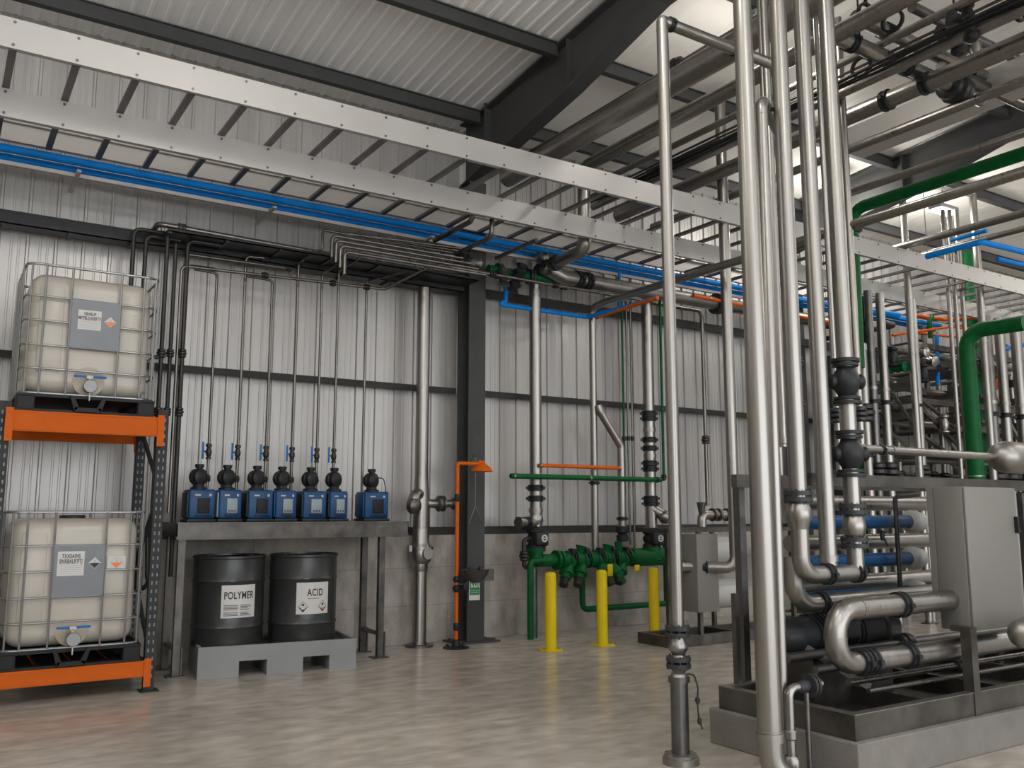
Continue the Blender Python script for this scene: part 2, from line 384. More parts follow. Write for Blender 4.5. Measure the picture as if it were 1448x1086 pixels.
frame(5.86, 'dark grey steel column standing behind the orange safety shower', 'dark haunched roof rafter rising from the column behind the shower', 0)
frame(12.2, 'dark steel column behind the tall stainless pipes', 'dark roof rafter seen behind the right-hand overhead pipes', 0)
# girts
def girt(z, a, b, lab, h=.075, grp=None):
    g = G().box(a, b, 10.235, 10.35, z-.01, z).box(a, b, 10.235, 10.25, z-h, z-.01)
    tag(obj('wall_girt', g, 'girt', org=(a, 10.3, z), smooth=False), lab, 'wall rail', grp)
girt(3.22, XL, 5.72, 'dark horizontal wall rail behind the pump pipes, left of the column'); girt(3.22, 6.0, 12.06, 'dark horizontal wall rail at mid height, right of the column')
girt(1.42, XL, 5.72, 'dark sill rail on top of the concrete, left of the column', .1); girt(1.42, 6.0, 12.06, 'dark sill rail on top of the concrete, right of the column', .1)
girt(4.62, 6.0, 12.06, 'dark upper wall rail behind the blue overhead pipes, right of the column', .12)
girt(3.22, 12.34, XR, 'dark wall rail far right behind the pipe frames'); girt(4.62, 12.34, XR, 'dark upper wall rail far right behind the pipe frames', .12)

# lamps
OUT = ['left side, nearer the back wall', 'left side, level with the viewer', 'centre, nearer the back wall', 'centre, level with the viewer', 'beyond the foreground risers', 'over the far right pipes', 'far right end, nearer the wall', 'far right end, nearer the front', 'far left beside the cable ladder end', 'behind the viewer, centre', 'behind the viewer, left', 'behind the viewer, right']
for i, (x, y, z) in enumerate(LAMPS):
    rz = roofz(y)-.05
    lab = {0: 'bright high bay lamp behind the tallest stainless risers', 1: 'lit high bay lamp glimpsed between the risers', 2: 'bright high bay lamp above the green overhead pipe at the right'}.get(i)
    t = thing('high_bay_lamp', lab or 'added high bay lamp lighting the hall from out of view, %s' % OUT[i-3], 'lamp', (x, y, z), None if lab else 'added high bay lamps')
    obj('lamp_body', G().rbox(x-.26, x+.26, y-.12, y+.12, z+.03, z+.11, .02, 2), 'lamp_body', t)
    obj('lens', G().rbox(x-.24, x+.24, y-.10, y+.10, z, z+.028, .008, 1), 'lens', t)
    obj('suspension_rod', G().tube([(x, y, z+.11), (x, y, rz)], .012, seg=6), 'lamp_body', t)
    l = D.lights.new('lamp_light', 'POINT'); l.energy = LAMP_W*((.35, .7, .9)[i] if i < 3 else (.5 if y < 1 else 1.)); l.shadow_soft_size = .3; l.color = (1, .955, .90)
    lo = D.objects.new('lamp_light', l); COL.objects.link(lo); lo.parent = t; lo.location = (0, 0, -.34)

# ------------------------------------------------------------------ cable ladder
t = thing('cable_ladder', 'long bright cable ladder with dark rungs hanging across the whole hall', 'cable tray', (0, 7.7, 5.2))
def chan(y, z0, z1, s):
    g = G().box(-3.4, 17, y-.004, y+.004, z0, z1)
    g.box(-3.4, 17, min(y, y+s*.05), max(y, y+s*.05), z0, z0+.006).box(-3.4, 17, min(y, y+s*.05), max(y, y+s*.05), z1-.006, z1)
    return g
for y, a, b, s in ((7.66, 5.2, 5.45, 1), (8.43, 4.94, 5.19, 1), (9.72, 5.2, 5.40, -1)):
    g = chan(y, a, b, s)
    if y < 9:
        g.mi = 1
        for k in range(44):
            x = -2.9+k*.455
            for zz in (a+.03, b-.03): g.disc((x, y-.006, zz), (0, 1, 0), .012, .008, 8)
    obj('side_rail', g, ['rail', 'steel_dark'], t, smooth=False)
for k in range(44):
    x = -2.9+k*.455
    g = G().box(x-.028, x+.028, 7.665, 9.715, 5.192, 5.2).box(x-.028, x-.022, 7.665, 9.715, 5.2, 5.225).box(x+.022, x+.028, 7.665, 9.715, 5.2, 5.225)
    obj('rung', g, 'rung', t, smooth=False)
for x in (-3.2, 12.5):
    for y in (7.72, 9.6): obj('hanger_rod', G().tube([(x, y, 5.2), (x, y, roofz(y)-.05)], .006, seg=6), 'steel_dark', t)

# blue pipes under the ladder
run('upper thick blue pipe along the wall under the cable ladder', [(-5, 9.72, 5.13), (16, 9.72, 5.13)], .042, 'blue')
run('lower thick blue pipe along the wall under the cable ladder', [(-5, 9.85, 5.08), (16, 9.85, 5.08)], .042, 'blue')
run('thin blue pipe seen through the cable ladder rungs', [(-5, 10.1, 5.49), (14, 10.1, 5.49)], .026, 'blue')
g = G().box(-5, 12, 9.78, 9.83, 4.99, 5.03)
for k in range(9): g.box(-3+k*2, -2.96+k*2, 9.6, 10.3, 4.985, 4.99+.02)
tag(obj('pipe_support_rail', g, 'rail', org=(0, 9.8, 5), smooth=False), 'pale flat support rail between the two thick blue pipes', 'support rail')

# dark trays on the wall
def tray(x0, x1, y0, y1, z0, z1, lab):
    g = G().box(x0, x1, y0, y1, z0, z0+.012).box(x0, x1, y0, y0+.01, z0, z1).box(x0, x1, y1-.01, y1, z0, z1)
    k = int((x1-x0)/.6)
    for i in range(k): g.box(x0+i*.6, x0+i*.6+.04, y0, y1, z0-.02, z0)
    tag(obj('wall_cable_tray', g, 'cast_black', org=(x0, y0, z0), smooth=False), lab, 'cable tray')
tray(-5, 5.7, 10.0, 10.22, 4.46, 4.6, 'narrow black cable tray fixed to the wall below the blue pipes')
tray(1.9, 5.7, 9.62, 9.99, 4.53, 4.565, 'wide black tray carrying the pump pipes below the blue pipes')

# ------------------------------------------------------------------ pallet rack
t = thing('pallet_rack', 'dark pallet rack with orange beams holding two caged tanks', 'rack', (.52, 8.85, 0))
def upright(x, y):
    g = G(); a, b = x-.045, x+.045
    g.box(a, b, y-.003, y+.003, 0, 2.56).box(a, a+.005, y, y+.07, 0, 2.56).box(b-.005, b, y, y+.07, 0, 2.56)
    g.mi = 1
    for k in range(32):
        z = .12+k*.075
        for q in (-.02, .02): g.box(x+q-.006, x+q+.006, y-.006, y-.002, z, z+.032)
    u = obj('upright_post', g, ['rack_post', 'plate'], t, smooth=False)
    obj('foot_plate', G().box(x-.075, x+.085, y-.05, y+.1, 0, .012), 'rack_post', u, smooth=False)
for x in (.50, 1.80):
    for y in (8.86, 9.85): upright(x, y)
    for a, b in (((x, 8.92, .35), (x, 9.84, 1.0)), ((x, 9.84, 1.05), (x, 8.92, 1.75)), ((x, 8.92, 1.85), (x, 9.84, 2.42)), ((x, 8.92, 2.5), (x, 9.84, 2.5)), ((x, 8.92, .2), (x, 9.84, .2))):
        obj('cross_brace', G().beam(a, b, .03, .04), 'rack_post', t, smooth=False)
for z0, z1 in ((.145, .28), (2.30, 2.48)):
    for y in (8.82, 9.92):
        g = G().box(.55, 1.75, y-.02, y+.03, z0, z1).box(.55, 1.75, y-.024, y-.02, z0+.01, z0+.02).box(.55, 1.75, y-.024, y-.02, z1-.02, z1-.01)
        bm_ = obj('beam', g, 'rack_orange', t, smooth=False)
        for x in (.53, 1.77):
            g = G().box(x-.03, x+.03, y-.032, y-.02, z0-.09, z1+.02); [g.disc((x, y-.034, z), (0, 1, 0), .01, .008, 8) for z in (z0-.05, z1-.02)]
            obj('beam_connector', g, 'rack_orange', bm_, smooth=False)
    g = G()
    for k in range(4): g.box(.62+k*.3, .62+k*.3+.26, 8.86, 9.89, z1-.03, z1-.004)
    obj('shelf_panel', g, 'rack_orange' if z0 > 1 else 'rack_post', t, smooth=False)

# ------------------------------------------------------------------ caged tanks
def mx(c, sc=1.):   # text frame facing -Y
    return Matrix.Translation(c) @ Matrix.Rotation(R(90), 4, 'X')
def diamond(root, c, s, top, bot, n='hazard_diamond'):
    x, y, z = c; g = G()
    g.poly([(x-s, y, z), (x, y, z-s), (x+s, y, z), (x, y, z+s)], (0, .0012, 0)); g.mi = 1; q = s*.86
    g.poly([(x-q, y-.001, z), (x, y-.001, z-q), (x+q, y-.001, z)], (0, .0008, 0)); g.mi = 2
    for a, b in (((-s, 0), (0, s)), ((0, s), (s, 0)), ((s, 0), (0, -s)), ((0, -s), (-s, 0))):
        k = .93; g.beam((x+a[0]*k, y-.001, z+a[1]*k), (x+b[0]*k, y-.001, z+b[1]*k), s*.05, .001, (0, 1, 0))
    g.box(x-s*.1, x+s*.1, y-.0015, y-.0005, z+s*.1, z+s*.5).box(x-s*.28, x+s*.28, y-.0015, y-.0005, z+s*.06, z+s*.12)
    return obj(n, g, [top, bot, 'ink_grey'], root, smooth=False)
def ibc(x0, x1, y0, z0, lab, lines, dia, extra):
    y1 = y0+1.0; H = 1.34; t = thing('caged_tank', lab, 'liquid tank', ((x0+x1)/2, (y0+y1)/2, z0)); W = x1-x0; zc = z0+.16
    # tank
    tb = bmesh.new(); bmesh.ops.create_cube(tb, size=1); bmesh.ops.subdivide_edges(tb, edges=tb.edges[:], cuts=1, use_grid_fill=True)
    for v in tb.verts: v.co = Vector(((x0+x1)/2+v.co.x*(W-.09), (y0+y1)/2+v.co.y*.91, zc+.005+(v.co.z+.5)*1.10))
    bmesh.ops.bevel(tb, geom=[e for e in tb.edges if e.calc_face_angle(0) > .5], offset=.13, segments=6, profile=.5, affect='EDGES')
    g = G(); g.merge(tb)
    for q in (.2, .8): g.rbox(x0+W*q-.10, x0+W*q+.10, y0+.040, y0+.06, zc+.2, zc+.98, .009, 2)
    tk = obj('tank_bottle', g, 'tank', t)
    obj('filler_cap', G().lathe([(.11, 0), (.11, .03), (.09, .035)], ((x0+x1)/2, (y0+y1)/2, zc+1.10), (0, 0, 1)), 'cast_black', tk)
    xc = x0+W*.50
    g = G().lathe([(.138, 0), (.135, -.008), (.12, -.012)], (xc, y0+.052, zc+.135), (0, 1, 0), 28)
    obj('valve_recess', g, 'tank_well_shade', tk)
    # cage
    g = G(); r = .0095
    hs = [zc+.0, zc+.22, zc+.43, zc+.65, zc+.87, H+z0-.02]
    for i, z in enumerate(hs):
        rr = r*1.25 if i in (0, 5) else r
        e = .10; lp = [(x0+e, y0, z), (x1-e, y0, z), (x1, y0+e, z), (x1, y1-e, z), (x1-e, y1, z), (x0+e, y1, z), (x0, y1-e, z), (x0, y0+e, z), (x0+e, y0, z)]
        pl = []
        cs = [((x1-e, y0+e), -90), ((x1-e, y1-e), 0), ((x0+e, y1-e), 90), ((x0+e, y0+e), 180)]
        for (cx, cy), a0 in cs:
            for k in range(6): a = R(a0+k*18); pl.append((cx+e*math.cos(a), cy+e*math.sin(a), z))
        pl.append(pl[0]); g.tube(pl, rr, 0, 8, False)
    zt = hs[-1]
    for f in (.04, .14, .33, .70, .88, .975):
        x = x0+W*f; a = .0 if .1 < f < .9 else .03
        for yy in (y0-.012+a, y1+.012-a): g.tube([(x, yy, zc), (x, yy, zt)], r, 0, 8)
    for f in (.14, .32, .5, .68, .86):
        for xx in (x0-.010, x1+.010): g.tube([(xx, y0+f, zc), (xx, y0+f, zt)], r*.7, 0, 8)
    obj('wire_cage', g, 'zinc', t)
    # name plate
    pa, pb = x0+W*.335, x0+W*.695; pz0, pz1 = zc+.43, zc+.87
    pl = obj('name_plate', G().box(pa, pb, y0-.022, y0-.016, pz0, pz1), 'plate', t, smooth=False)
    wd = pb-pa; lx0, lx1, lz0, lz1 = pa+wd*.14, pa+wd*.62, pz0+.17, pz0+.35
    if extra: lx0, lx1, lz0, lz1 = pa+wd*.07, pa+wd*.60, pz0+.18, pz0+.39
    g = G().box(lx0, lx1, y0-.0235, y0-.022, lz0, lz1); g.mi = 1; lh = lz1-lz0; cx = (lx0+lx1)/2
    g.text(lines[0], lh*.23, mx((cx, y0-.0245, lz1-lh*.2)), .62); g.text(lines[1], lh*.25, mx((cx, y0-.0245, lz1-lh*.42)), .56); g.mi = 2
    for k in range(5): g.box(lx0+.01, lx1-(.02 if k % 2 else .012), y0-.0242, y0-.0232, lz0+.016+k*lh*.08, lz0+.016+k*lh*.08+.004)
    obj('paper_label', g, ['paper', 'ink', 'ink_grey'], pl, smooth=False)
    diamond(pl, (pa+wd*.81, y0-.024, (lz0+lz1)/2-.0), .052, 'paper', dia)
    if extra:
        g = G().box(pb+.03, pb+.19, y0+.024, y0+.026, pz0+.22, pz0+.34)
        g.box(pb+.03, pb+.19, y0+.026, y0+.04, pz0+.22, pz0+.34); e_ = obj('paper_label', g, 'paper', t, smooth=False)
        diamond(e_, (pb+.11, y0+.0235, pz0+.28), .055, 'paper', 'hazard_orange')
    # pallet
    g = G()
    for xx in (x0-.01, x1-.14):
        for yy in (y0-.02, y0+.43, y1-.12): g.rbox(xx, xx+.15, yy, yy+.14, z0, z0+.145, .015, 2)
    g.box(x0-.01, x1+.01, y0-.02, y0+.12, z0, z0+.018).box(x0-.01, x1+.01, y1-.12, y1+.02, z0, z0+.018).box(x0-.01, x1+.01, y0-.02, y1+.02, z0+.125, z0+.150)
    p_ = obj('tank_pallet', g, 'black_plastic', t, smooth=False)
    g = G(); y = y0-.055
    for q in (-1, 1): g.poly([(xc+q*.15, y, z0+.15), (xc+q*.12, y, z0+.15), (xc+q*.075, y, z0+.045), (xc+q*.11, y, z0+.01)], (0, .06, 0))
    g.box(xc-.11, xc+.11, y, y+.06, z0+.006, z0+.045); obj('valve_guard', g, 'black_plastic', p_, smooth=False)
    # valve
    zv = zc+.075
    v = obj('drain_valve', G().lathe([(.03, .06), (.04, 0), (.052, -.02), (.052, -.075), (.056, -.08), (.056, -.10), (.045, -.106)], (xc, y0+.0, zv), (0, 1, 0), 20), 'black_plastic', t)
    obj('valve_cap', G().lathe([(.054, -.118), (.060, -.105), (.060, -.095)], (xc, y0, zv), (0, 1, 0), 20), 'lamp_body', v)
    g = G().rbox(xc-.13, xc+.14, y0-.045, y0-.03, zv+.085, zv+.105, .005, 2); obj('handle', g, 'lever_blue', v, label='blue handle')
    g = G().rbox(xc-.028, xc+.028, y0-.052, y0-.02, zv+.07, zv+.105, .006, 2).tube([(xc, y0-.04, zv+.07), (xc, y0-.04, zv+.04)], .014); obj('handle_hub', g, 'white_plastic', v)
    obj('cap_strap', G().tube([(xc, y0-.09, zv-.05), (xc, y0-.09, zv-.13)], .006, seg=6), 'white_plastic', v)
ibc(.58, 1.70, 8.84, 2.484, 'cream plastic tank in a wire cage on the upper rack shelf', ('VBHRUP', 'MYPELILINERTY'), 'hazard_orange', False)
ibc(.58, 1.70, 8.84, .284, 'cream plastic tank in a wire cage on the bottom rack shelf', ('TXXSAINS', "BNRBALR'PTJ"), 'ink', True)

# ------------------------------------------------------------------ bench
t = thing('steel_bench', 'scuffed steel bench carrying seven blue dosing pumps over two drums', 'bench', (3.35, 9.8, 0))
g = G().box(2.1, 4.66, 9.42, 10.1, 1.485, 1.5).box(2.1, 4.66, 9.42, 9.432, 1.33, 1.485).box(2.1, 4.66, 10.09, 10.1, 1.33, 1.485).box(2.1, 4.66, 9.40, 9.5, 1.33, 1.342).box(2.08, 4.68, 9.40, 10.11, 1.5, 1.503).box(2.1, 4.66, 9.40, 9.42, 1.486, 1.5)
g.box(2.1, 2.11, 9.42, 10.1, 1.36, 1.485).box(4.65, 4.66, 9.42, 10.1, 1.36, 1.485)
obj('bench_top', g, 'bench', t, smooth=False)
for x in (2.17, 4.36):
    for y in (9.50, 9.98):
        g = G().box(x-.035, x+.035, y-.03, y-.022, .012, 1.35).box(x-.035, x+.035, y+.022, y+.03, .012, 1.35).box(x-.005, x+.005, y-.022, y+.022, .012, 1.35)
        l = obj('leg', g, 'bench', t, smooth=False)
        obj('foot_plate', G().box(x-.09, x+.09, y-.08, y+.08, 0, .012), 'bench', l, smooth=False)
        if x > 2.2 or y < 9.6: obj('gusset_plate', G().box(x+.04, x+.055, y-.04, y+.04, .012, .28), 'bench', l, smooth=False)
for x in (2.17, 4.36): obj('cross_brace', G().box(x-.02, x+.02, 9.53, 9.95, .24, .28), 'bench', t, smooth=False)

# pumps
def pump(label, x, wd, keypad, side, y=9.72, cable=False):
    z = 1.504; t = thing('dosing_pump', label, 'pump', (x, y, z), 'dosing pumps'); h = .335; a, b = x-wd/2, x+wd/2
    obj('pump_base', G().rbox(a-.01, b+.01, y-.15, y+.15, z, z+.03, .006, 2), 'cast_black', t)
    obj('housing', G().rbox(a, b, y-.14, y+.13, z+.03, z+h, .022, 3), 'blue_dark', t)
    obj('side_cover', G().rbox(a-.012, a+.01, y-.12, y+.12, z+.05, z+h-.03, .006, 2), side, t)
    cx = x+.015
    k = obj('keypad', G().rbox(cx-wd*.23, cx+wd*.23, y-.152, y-.138, z+.09, z+h-.09, .006, 2), keypad, t)
    g = G(); [g.disc((cx-.03+q*.03, y-.154, z+.115), (0, 1, 0), .009, .006, 10) for q in range(3)]; obj('button', g, 'cast_black', k)
    obj('front_tray', G().rbox(cx-wd*.3, cx+wd*.3, y-.165, y-.138, z+.062, z+.078, .004, 2), 'cast_black', t)
    g = G(); g.box(cx-wd*.33, cx-wd*.12, y-.144, y-.139, z+h-.065, z+h-.05).box(cx+wd*.2, cx+wd*.28, y-.144, y-.139, z+h-.07, z+h-.045)
    obj('maker_plate', g, 'white_plastic', t, smooth=False)
    zt = z+h
    g = G().lathe([(.085, 0), (.085, .02), (.065, .025), (.055, .05), (.062, .07)], (x-.01, y, zt), (0, 0, 1), 20)
    hd = obj('pump_head', g, 'cast_black', t); zc = zt+.13
    g = G().lathe([(.03, -.085), (.075, -.07), (.088, -.05), (.088, -.02), (.080, -.01), (.088, .01), (.085, .04), (.06, .06), (.02, .066)], (x-.01, y, zc), (.45, -.9, 0), 24)
    g.lathe([(.03, .03), (.035, .095), (.045, .1), (.048, .13), (.044, .134)], (x-.01, y, zc), (0, 0, 1), 16)
    obj('diaphragm_head', g, 'cast_black', hd)
    if cable: obj('cable', G().tube([(x+.07, y-.02, zc+.03), (x+.13, y-.02, zc+.03), (x+.16, y-.02, zc-.08), (x+.16, y-.02, z+.25), (x+.13, y-.02, z+.16)], .006, .04, 6), 'cast_black', t)
    return t
kb, kg = 'black_plastic', 'keypad_grey'
PS = [(2.375, .27, kb, 'cast_grey'), (2.665, .24, kg, 'keypad_grey'), (2.985, .27, kb, 'cast_black'), (3.265, .235, kg, 'blue_dark'), (3.59, .27, kg, 'cast_black'), (3.87, .215, kg, 'cast_black'), (4.33, .30, kb, 'blue_dark')]
PL = ['blue dosing pump with black keypad at the left end of the bench', 'blue dosing pump with grey keypad, second from the left end', 'blue dosing pump with black keypad, third along the bench', 'blue dosing pump with grey keypad in the middle of the seven',
      'blue dosing pump with grey keypad and black side, fifth from the left', 'narrow blue dosing pump, right end of the close row of six', 'blue dosing pump standing apart at the right end with a black cable']
for (x, wd, k, sd), lb in zip(PS, PL): pump(lb, x, wd, k, sd, cable=lb.endswith('cable'))

# pump risers with levers
YR = 9.95
def V(px, Y, z0, z1, py=None):
    p = P(px, py or 540, Y=Y); return p
xs = [2.508, 2.82, 3.135, 3.436, 3.73, 3.936, 4.30]
za = P(262, 375, Y=YR).z; 
tops = [P(305, 386, Y=YR).z, P(345, 362, Y=YR).z, P(382, 396, Y=YR).z, P(420, 377, Y=YR).z, P(453, 392, Y=YR).z, P(475, 388, Y=YR).z, P(517, 397, Y=YR).z]
dz = tops
RL = ['slim steel pipe rising behind the first pump and bending left at the top', 'slim steel pipe rising behind the second pump to the tray', 'slim steel pipe rising behind the third pump and bending left at the top', 'slim steel pipe rising behind the fourth pump to an offset under the tray',
      'slim steel pipe rising behind the fifth pump to an offset under the tray', 'slim steel pipe rising behind the sixth pump to an offset under the tray', 'slim steel pipe rising straight to the tray from the lone seventh pump']
zl = 2.33
for i, x in enumerate(xs):
    yb = YR
    pts = [(x, YR, 1.505), (x, YR, tops[i])]
    if i == 0: pts += [(2.26, YR, tops[i]+.01)]
    elif i == 2: pts += [(2.84, YR, tops[i]+.01)]
    elif i in (3, 4, 5):
        xo = x+(.14 if i == 3 else .12); o = .24
        zt = 4.80+.035*(3-i)*-1
        zt = [4.82, 4.83, 4.84][i-3]
        pts = [(x, YR, 1.505), (x, YR, tops[i]+.05), (x, YR-.18, tops[i]+.05), (xo, YR-.38, tops[i]+.14), (xo, YR-.38, zt), (5.4, YR-.38-.09*(i-3), zt-.0)]
    elif i == 1: pts = [(x, YR, 1.505), (x, YR, tops[i]), (x+.2, YR-.02, tops[i]+.005)]
    elif i == 6: pts += [(x+.3, YR-.5, tops[i]+.05)]
    f = [('lever', 0, 0, 2.25-1.505), ('union', 0, 0, .46)] if i < 6 else []
    run(RL[i], pts, .016 if i else .016, 'steel_small', f + [('union', 1, .85)] * 0, bend=.05)

# headers above pumps
def H(lab, pts, r, m='steel_small', fits=(), bend=.06, **k): return run(lab, pts, r, m, fits, bend, **k)
y_ = 9.86
H('slim steel header pipe running just below the black tray', [P(259, 359, Y=y_), P(418, 381, Y=y_), P(418, 381, Y=y_)+Vector((.0, .2, .0))], .016, fits=[('union', 0, .02), ('union', 0, .93)])
p0 = P(257, 376, Y=9.8); p1 = P(544, 409, Y=9.8)
H('slim steel header pipe bending down beside the upper caged tank', [(p0.x, 9.8, 1.6), (p0.x, 9.8, p0.z), (p1.x, 9.8, p1.z), (p1.x+.45, 9.2, p1.z+.28)], .018, fits=[('union', 1, .38), ('union', 1, .72), ('union', 1, .9)])
p0 = P(265, 386, Y=9.9)
H('short slim steel header feeding down pipe near the upper caged tank', [(p0.x, 9.9, 1.55), (p0.x, 9.9, tops[0]+.03), (xs[0]-.05, 9.9, tops[0]+.03)], .016)
# large steel pipe lying on the black tray
a = P(245, 320, Y=9.66); b = P(441, 352, Y=9.66); zz = a.z
H('long steel pipe resting on the black tray above the pumps', [(a.x-.15, 9.98, zz), (a.x-.15, 9.66, zz), (b.x, 9.66, zz-.03), (5.5, 9.66, zz-.04)], .030, 'steel_small', fits=[('flange', 1, .14)])
for i, (dx, dzv, yy) in enumerate(((.0, .0, 9.35), (.05, -.05, 9.25), (.10, -.10, 9.15), (.15, -.16, 9.05))):
    a = P(470, 333, Y=yy)
    H(['top', 'second', 'third', 'lowest'][i]+' of four parallel steel pipes right of the offset bends', [(a.x+dx, yy, a.z+dzv-.25), (a.x+dx, yy, a.z+dzv), (5.3+dx, yy, a.z+dzv)], .022, 'steel_small', bend=.05)
# pipes dropping left of the pumps
LP_ = [(190, 323, 9.85, 2.0, 3.6, 'black pipe dropping behind the upper caged tank, nearest the rack'), (207, 333, 9.9, 2.05, 3.6, 'second black pipe dropping behind the upper caged tank'),
       (238, 322, 9.75, .9, 0, 'black pipe with a side branch dropping just right of the rack'), (266, 340, 9.8, .95, 0, 'black pipe dropping left of the pump bench, nearest the bench')]
for px, py, Y, zb, _, lab in LP_:
    p = P(px, py, Y=Y); zb = _ or zb
    fits = []
    if not _:
        fits = [('union', 1, 0, p.z-P(px-5, 500, Y=Y).z), ('union', 1, 0, p.z-P(px-5, 583, Y=Y).z)]
    run(lab, [(p.x+.35, Y, p.z), (p.x, Y, p.z), (p.x, Y, zb)] + ([(p.x-.1, Y-.12, zb-.08), (p.x-.12, Y-.12, zb+.5)] if px == 238 else []), .022, 'black_pipe', fits, bend=.07)
p = P(249, 345, Y=9.84); run('black pipe with two unions between the rack and the bench', [(p.x, 9.84, p.z), (p.x, 9.84, .95), (p.x-.13, 9.7, .9), (p.x-.15, 9.7, 1.35)], .02, 'black_pipe', [('union', 0, 0, p.z-P(247, 500, Y=9.84).z), ('union', 0, 0, p.z-P(245, 583, Y=9.84).z)], bend=.06)
p = P(218, 505, Y=9.75); run('short black pipe stub beside the upper caged tank', [(p.x, 9.75, p.z), P(231, 505, Y=9.75)], .022, 'black_pipe')

# ------------------------------------------------------------------ spill pallet and drums
t = thing('spill_pallet', 'grey spill containment pallet under the two black drums', 'spill pallet', (2.31, 9.20, 0), local=True)
t.rotation_euler.z = R(-7.4); L_, W_, h_ = 1.57, .80, .30
g = G()
def pz(x0, x1, z0, z1, y0=0, y1=W_): g.box(x0, x1, y0, y1, z0, z1)
c1, c2, c3, c4 = .39, .66, 1.02, 1.29
pz(0, c1, 0, .15); pz(c2, c3, 0, .15); pz(c4, L_, 0, .15)
pz(0, L_, .15, .2); 
g.box(0, .035, 0, W_, .2, h_).box(L_-.035, L_, 0, W_, .2, h_).box(.035, L_-.035, 0, .035, .2, h_).box(.035, L_-.035, W_-.035, W_, .2, h_)
obj('pallet_body', g, 'bund', t, smooth=False)
g = G().box(.035, L_-.035, .035, W_-.035, .24, .262).box(L_/2-.03, L_/2+.03, .035, W_-.035, .262, .285)
obj('deck_grating', g, 'grating', t, smooth=False)
def drum(label, x, y, r, h, text, rot):
    z = .263; t = thing('steel_drum', label, 'drum', (x, y, z), 'black drums', local=True); t.rotation_euler.z = rot
    g = G().lathe([(r-.02, 0), (r, .012), (r, h*.22-.02), (r+.010, h*.22), (r, h*.22+.02), (r, h*.72-.02), (r+.010, h*.72), (r, h*.72+.02), (r, h-.03), (r-.008, h-.02)], (0, 0, 0), (0, 0, 1), 48)
    obj('drum_shell', g, 'drum', t)
    g = G().lathe([(r+.004, h-.035), (r+.012, h-.025), (r+.012, h-.008), (r, h), (r-.016, h), (r-.018, h-.02), (.0, h-.02)], (0, 0, 0), (0, 0, 1), 48, False)
    ld = obj('drum_lid', g, 'drum', t)
    g = G().disc((r*.6, 0, h-.012), (0, 0, 1), .035, .016).disc((-r*.6, 0, h-.012), (0, 0, 1), .02, .016); obj('bung', g, 'cast_black', ld)
    # curved label
    aw = .185/r; z0, z1 = h*.33, h*.33+.32
    def cyl(px, pz_, rr): a = px/r-math.pi/2; return Vector((rr*math.cos(a), rr*math.sin(a), pz_))
    g = G(); n = 12; ws = .175
    vv = [(g.b.verts.new(cyl(-ws+2*ws*k/n, z0, r+.0025)), g.b.verts.new(cyl(-ws+2*ws*k/n, z1, r+.0025))) for k in range(n+1)]
    for u, v in zip(vv, vv[1:]): g._f([u[0], v[0], v[1], u[1]])
    lb = obj('paper_label', g, 'paper', t)
    def wrap(gg):
        for v in gg.b.verts: v.co = cyl(v.co.x, v.co.z, r+.0035-v.co.y)
    g = G(); g.text(text, .10, mx(((0 if text == 'POLYMER' else .02), 0, z1-.105)), .66 if text == 'POLYMER' else .68, .0003)
    wrap(g); obj('drum_lettering', g, 'ink', lb, smooth=False)
    g = G()
    if text == 'POLYMER':
        for k in range(8):
            zz = z0+.02+k*.014
            if k == 3: continue
            [g.box(-.15+q*.02, -.13+q*.02, -.0005, .0004, zz, zz+.006) for q in range(14-(k % 3)) if q != 7]
    else:
        [g.box(-.06+q*.02, -.04+q*.02, 0, .0004, z1-.166, z1-.161) for q in range(6)]
        for cx in (-.105, .105):
            for a, b in (((-.048, 0), (0, .055)), ((0, .055), (.048, 0)), ((.048, 0), (0, -.055)), ((0, -.055), (-.048, 0)), ((-.055, 0), (.055, 0))): g.beam((cx+a[0], 0, z0+.075+a[1]), (cx+b[0], 0, z0+.075+b[1]), .004, .0004, (0, 1, 0))
            g.box(cx-.012, cx+.012, 0, .0004, z0+.085, z0+.105)
            g.poly([(cx-.04, 0, z0+.068), (cx, 0, z0+.022), (cx+.04, 0, z0+.068)])
        g.mi = 1; g.poly([(.105-.02, -.0008, z0+.062), (.105, -.0008, z0+.035), (.105+.02, -.0008, z0+.062)])
        g.mi = 0
    wrap(g); obj('label_print', g, ['cast_grey' if text == 'POLYMER' else 'ink', 'hazard_orange'], lb, smooth=False)
drum('black steel drum with a white POLYMER label', 2.68, 9.57, .355, .905, 'POLYMER', R(2))
drum('black steel drum with a white ACID label', 3.45, 9.49, .35, .905, 'ACID', R(-2))

# ------------------------------------------------------------------ big wall riser left of column
X1, Y1 = 5.12, 10.02
t = thing('steel_riser', 'tall stainless riser with a tee and check valve, left of the dark column', 'pipe', (X1, Y1, 0))
r = .083
obj('pipe_run', G().tube([(X1, Y1, .02), (X1, Y1, 4.44)], r, seg=24), 'steel', t)
fitting('foot', (X1, Y1, .006), (0, 0, 1), r, t)
za = P(592, 782, Y=Y1).z
g = G().lathe([(r*1.02, -.22), (r*1.15, -.2), (r*1.15, -.13), (r*1.5, -.1), (r*1.75, -.03), (r*1.75, .05), (r*1.4, .1), (r*1.25, .13), (r*1.2, .3), (r*1.08, .34)], (X1, Y1, za), (0, 0, 1), 28)
v = obj('check_valve', g, 'steel', t)
g = G().ring((X1, Y1, za+.06), (0, 0, 1), r*1.6, r*1.9, .03).beam((X1-.15, Y1-.05, za+.06), (X1-.19, Y1-.05, za+.06), .05, .07).lathe([(.03, 0), (.05, .12), (.07, .16), (.07, .18)], (X1, Y1, za), (.1, -1, 0)); obj('valve_bonnet', g, 'steel', v)
zt = P(592, 712, Y=Y1).z
